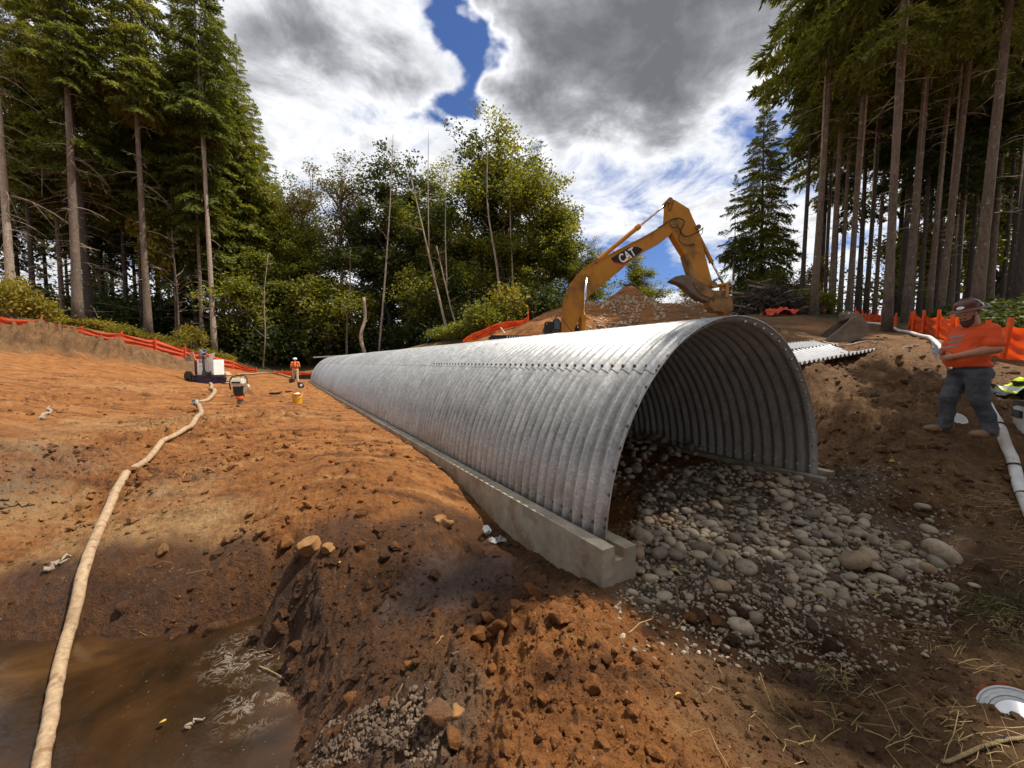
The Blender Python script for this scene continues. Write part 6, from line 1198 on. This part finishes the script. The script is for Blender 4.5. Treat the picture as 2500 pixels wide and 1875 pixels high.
body += [('e', hd((0,0,.075)), (.098,.078,.115), {'rot': hp_}), ('e', hd((.025,0,.0)), (.075,.066,.075), {'rot': hp_}), ('e', hd((.085,0,.04)), (.022,.017,.025), {'rot': hp_, 'k': .012}), ('c', hd((.083,0,.075)), hd((.105,0,.038)), .011, .015, {'k': .012}), ('c', hd((.078,-.045,.085)), hd((.078,.045,.085)), .016, .016, {'k': .015}), ('e', hd((-.0,.082,.05)), (.024,.01,.033), {'rot': hp_, 'k': .01}), ('e', hd((-.0,-.082,.05)), (.024,.01,.033), {'rot': hp_, 'k': .01}), ('e', hd((.06,.045,.03)), (.03,.03,.03), {'k': .02}), ('e', hd((.06,-.045,.03)), (.03,.03,.03), {'k': .02}), ('c', hd((.085,-.02,-.005)), hd((.085,.02,-.005)), .012, .012, {'k': .01})]
for s_, e_, w_, sd in ((LS, LE, LW, 1), (RS, RE, RW, -1)):
    body += limb((np.array(s_)-[0,0,.03], .062), (e_, .058)); m_ = np.array(e_)*.65+np.array(w_)*.35; body += limb((e_, .06), (m_, .056), (w_, .034)); body += hand(w_, np.array(w_)-np.array(e_), 1 if sd > 0 else -1, .9)
for s_ in (1, -1): fx = -.09 if s_ > 0 else .13; body += limb(((0,.1*s_,.9), .09), ((.04+fx*.5,.15*s_,.52), .062), ((-.01+fx,.19*s_,.1), .05))
skin('body', body, .0078, M['skin'], man, k=.03)
tee = [('e', (.055,0,1.12), (.225,.225,.21)), ('e', (.035,0,1.27), (.18,.215,.22)), ('e', (.09,0,1.06), (.21,.19,.16)), ('c', (-.02,-.15,1.445), (-.02,.15,1.445), .10, .10), ('e', (.03,0,1.36), (.145,.225,.14)), ('e', (0,0,.98), (.2,.21,.08))]
for s_, e_ in ((LS, LE), (RS, RE)): mid = np.array(s_)*.3+np.array(e_)*.7; tee += [('c', np.array(s_)-[0,0,.02], mid, .092, .082), ('c', mid, np.array(s_)*.22+np.array(e_)*.78, .083, .086)]
neck_c = np.array([.015, 0, 1.56]); shirt = skin('shirt', tee, .0095, M['shirt'], man, k=.04, wrinkle=.009, wf=12, seed=4, cut=lambda g_: np.maximum(.935-g_[..., 2], .082-np.hypot(np.linalg.norm((g_-neck_c)[..., :2], axis=-1), np.maximum(0, neck_c[2]-.03-g_[..., 2])*2)))
jean = [('e', (.02,0,.93), (.195,.205,.12)), ('e', (-.07,0,.86), (.15,.185,.13))]
for s_ in (1, -1): fx = -.09 if s_ > 0 else .13; jean += limb(((.02,.105*s_,.86), .135), ((.05+fx*.5,.15*s_,.52), .092), ((fx*.8,.18*s_,.3), .078), ((-.01+fx,.19*s_,.10), .086))
jn = skin('jeans', jean, .0095, M['jeans'], man, k=.04, wrinkle=.013, wf=12, seed=9, cut=lambda g_: np.maximum(g_[..., 2]-.965, .035-g_[..., 2]))
m_ = MB(); a_ = np.linspace(0, 2*PI, 40, endpoint=False); m_.add(np.concatenate([np.stack([.025+.208*np.cos(a_), .214*np.sin(a_), np.full(40, z)], 1) for z in (.93, .965)]), [(i, (i+1) % 40, 40+(i+1) % 40, 40+i) for i in range(40)]); m_.build('belt', M['cloth_black'], man, fixn=False); m_ = MB(); m_.ell((.245,.0,.945), (.012,.045,.03)); m_.build('buckle', M['steel'], man, True)
for s_ in (1, -1): ft = rotz(.12*s_); q = lambda p: tuple(ft @ np.array(p)+np.array([-.01+(-.09 if s_ > 0 else .13), .19*s_, .012])); skin('boot', [('c', q((-.04,0,.12)), q((-.03,0,.06)), .062, .058), ('c', q((-.05,0,.045)), q((.13,0,.045)), .052, .052), ('e', q((.16,0,.045)), (.085,.056,.047))], .0085, M['boot'], man, k=.03, cut=lambda g_: .0-g_[..., 2])
bd = [('e', hd((.06,0,-.045)), (.056,.062,.05), {'rot': hp_}), ('c', hd((.03,.07,.03)), hd((.055,.055,-.04)), .018, .03), ('c', hd((.03,-.07,.03)), hd((.055,-.055,-.04)), .018, .03), ('c', hd((.092,-.032,.012)), hd((.092,.032,.012)), .011, .011, {'k': .008}), ('e', hd((.075,0,-.075)), (.04,.045,.04))]
skin('beard', bd, .0065, M['beard'], man, k=.025, wrinkle=.004, wf=60); skin('hair', [('e', hd((-.03,0,.075)), (.082,.082,.095), {'rot': hp_})], .008, M['beard'], man, cut=lambda g_: g_[..., 0]-.045)
for s_ in (1, -1): m_ = MB(); m_.ell(hd((.092,.032*s_,.062)), (.008,.013,.007), hp_); m_.build('eye', M['eye'], man, True)
hat = MB(); hr_ = hp_ @ roty(-.10); hc_ = hd((.0,0,.118)); hat.lathe([(.205,-.012),(.207,-.006),(.195,.0),(.142,.016),(.138,.022),(.134,.06),(.118,.10),(.085,.13),(.04,.145),(.0001,.148)], hc_, 40, hr_ @ np.diag([1.06,.95,1])); hat.lathe([(.205,-.012),(.19,-.006),(.13,.008),(.12,.05)], hc_, 40, hr_ @ np.diag([1.06,.95,1])); ho = hat.build('hard_hat', M['hat_red'], man, True, fixn=False)
for y in (-.03, 0, .03): m_ = MB(); m_.tube([hc_+hr_ @ np.array([.135*math.cos(a), y, .02+.128*math.sin(a)]) for a in np.linspace(.15, PI-.15, 18)], .009, 6); m_.build('ridge', M['hat_red'], ho, True)
for a, e in ((.35, .055), (2.2, .05)): m_ = MB(); n_ = np.array([math.cos(a), math.sin(a), .35]); c_ = hc_+hr_ @ np.array([.141*math.cos(a)*1.04, .136*math.sin(a), .045]); m_.ell(c_, (.006,.042,.022), hr_ @ rotz(a) @ roty(-.3)); m_.build('sticker', M['white'], ho, True)
from mathutils.bvhtree import BVHTree
bv_ = BVHTree.FromPolygons([v.co[:] for v in shirt.data.vertices], [tuple(p.vertices) for p in shirt.data.polygons])
for z, y0, y1 in ((1.375, -.15, .105), (1.305, -.155, .085), (1.235, -.15, .07)):
    V, nn = [], 16
    for i in range(nn+1):
        for k in range(4):
            zz_ = z+.011*(k-1.5)*1.15; y = y0+(y1-y0)*i/nn+(zz_-z)*.7; h_ = bv_.ray_cast(Vector((1, y, zz_+.02*(i/nn-.5))), Vector((-1, 0, 0)))[0]; V.append((h_.x+.004 if h_ else .2, y, zz_+.02*(i/nn-.5)))
    ix = np.arange(len(V)).reshape(nn+1, 4); link('reflective_bar', mesh_np('reflective_bar', V, np.stack([ix[:-1, :-1], ix[1:, :-1], ix[1:, 1:], ix[:-1, 1:]], -1).reshape(-1, 4), simple('grey_print', (.26,.17,.15), .6), True), man)
bw = np.array(W)+rotz(PI-R(10)) @ np.array([.405, .012, 1.09]); bottle(bw, (R(-8), R(-14), 0), 'clear water bottle with pale label held in the hands of the man in orange')
# the far worker seen from behind
F0 = P(722, 934, 29); F0[2] = gh(F0[0], F0[1]); fw = thing('person', 'far worker seen from behind in white hard hat, orange vest and khaki trousers', 'person', F0, R(118))
M['vest'] = simple('orange_vest', (.78,.17,.03), .75); M['khaki'] = simple('khaki', (.48,.38,.25), .85, var=.2); M['strap'] = simple('dark_strap', (.12,.03,.02), .7)
fb = [('e', (0,0,1.2), (.12,.17,.28)), ('c', (0,-.17,1.45), (0,.17,1.45), .07, .07), ('c', (0,0,1.45), (.03,0,1.6), .055, .055), ('e', (.04,0,1.66), (.09,.075,.11))]
for s_ in (1, -1): fb += limb(((0,.2*s_,1.43), .06), ((.0,.27*s_,1.15), .05), ((.14,.2*s_,.95), .035)); fb += hand((.14,.2*s_,.95), (.14,-.07*s_,-.1), -s_, .8); fb += limb(((0,.1*s_,.92), .1), ((.04*s_,.12*s_,.5), .07), ((.02+.1*s_,.13*s_,.09), .05), ((.12+.1*s_,.13*s_,.05), .045))
skin('body', fb, .012, M['skin'], fw)
skin('vest', [('e', (0,0,1.2), (.15,.2,.26)), ('c', (0,-.17,1.45), (0,.17,1.45), .09, .09), ('e', (0,0,1.02), (.16,.2,.12))]+[('c', (0,.2*s_,1.43), (0,.25*s_,1.22), .085, .08) for s_ in (1, -1)], .012, M['vest'], fw, k=.05, wrinkle=.006, wf=12)
for y in (-.09, .09): m_ = MB(); m_.tube([(-.05,y,1.53),(-.105,y,1.45),(-.158,y,1.25),(-.165,y,1.05)], .02, 6); m_.build('strap', M['strap'], fw)
m_ = MB(); m_.tube([(.165*math.cos(a), .212*math.sin(a), 1.12) for a in np.linspace(0, 2*PI, 25)], .02, 6, False); m_.build('waist_strap', M['strap'], fw)
skin('trousers', [('e', (0,0,.92), (.15,.19,.12))]+sum([limb(((0,.1*s_,.88), .115), ((.04*s_,.12*s_,.5), .085), ((.02+.1*s_,.13*s_,.08), .085)) for s_ in (1, -1)], []), .012, M['khaki'], fw, k=.04, wrinkle=.008, wf=12)
for s_ in (1, -1): m_ = MB(); m_.ell((.07+.1*s_,.13*s_,.05), (.15,.055,.055)); m_.build('boot', M['boot'], fw, True)
m_ = MB(); m_.lathe([(.16,.0),(.165,.01),(.128,.02),(.12,.07),(.09,.11),(.045,.13),(.0001,.135)], (.045,0,1.70), 26, roty(.1)); m_.build('hard_hat', M['white_paint'], fw, True, fixn=False)
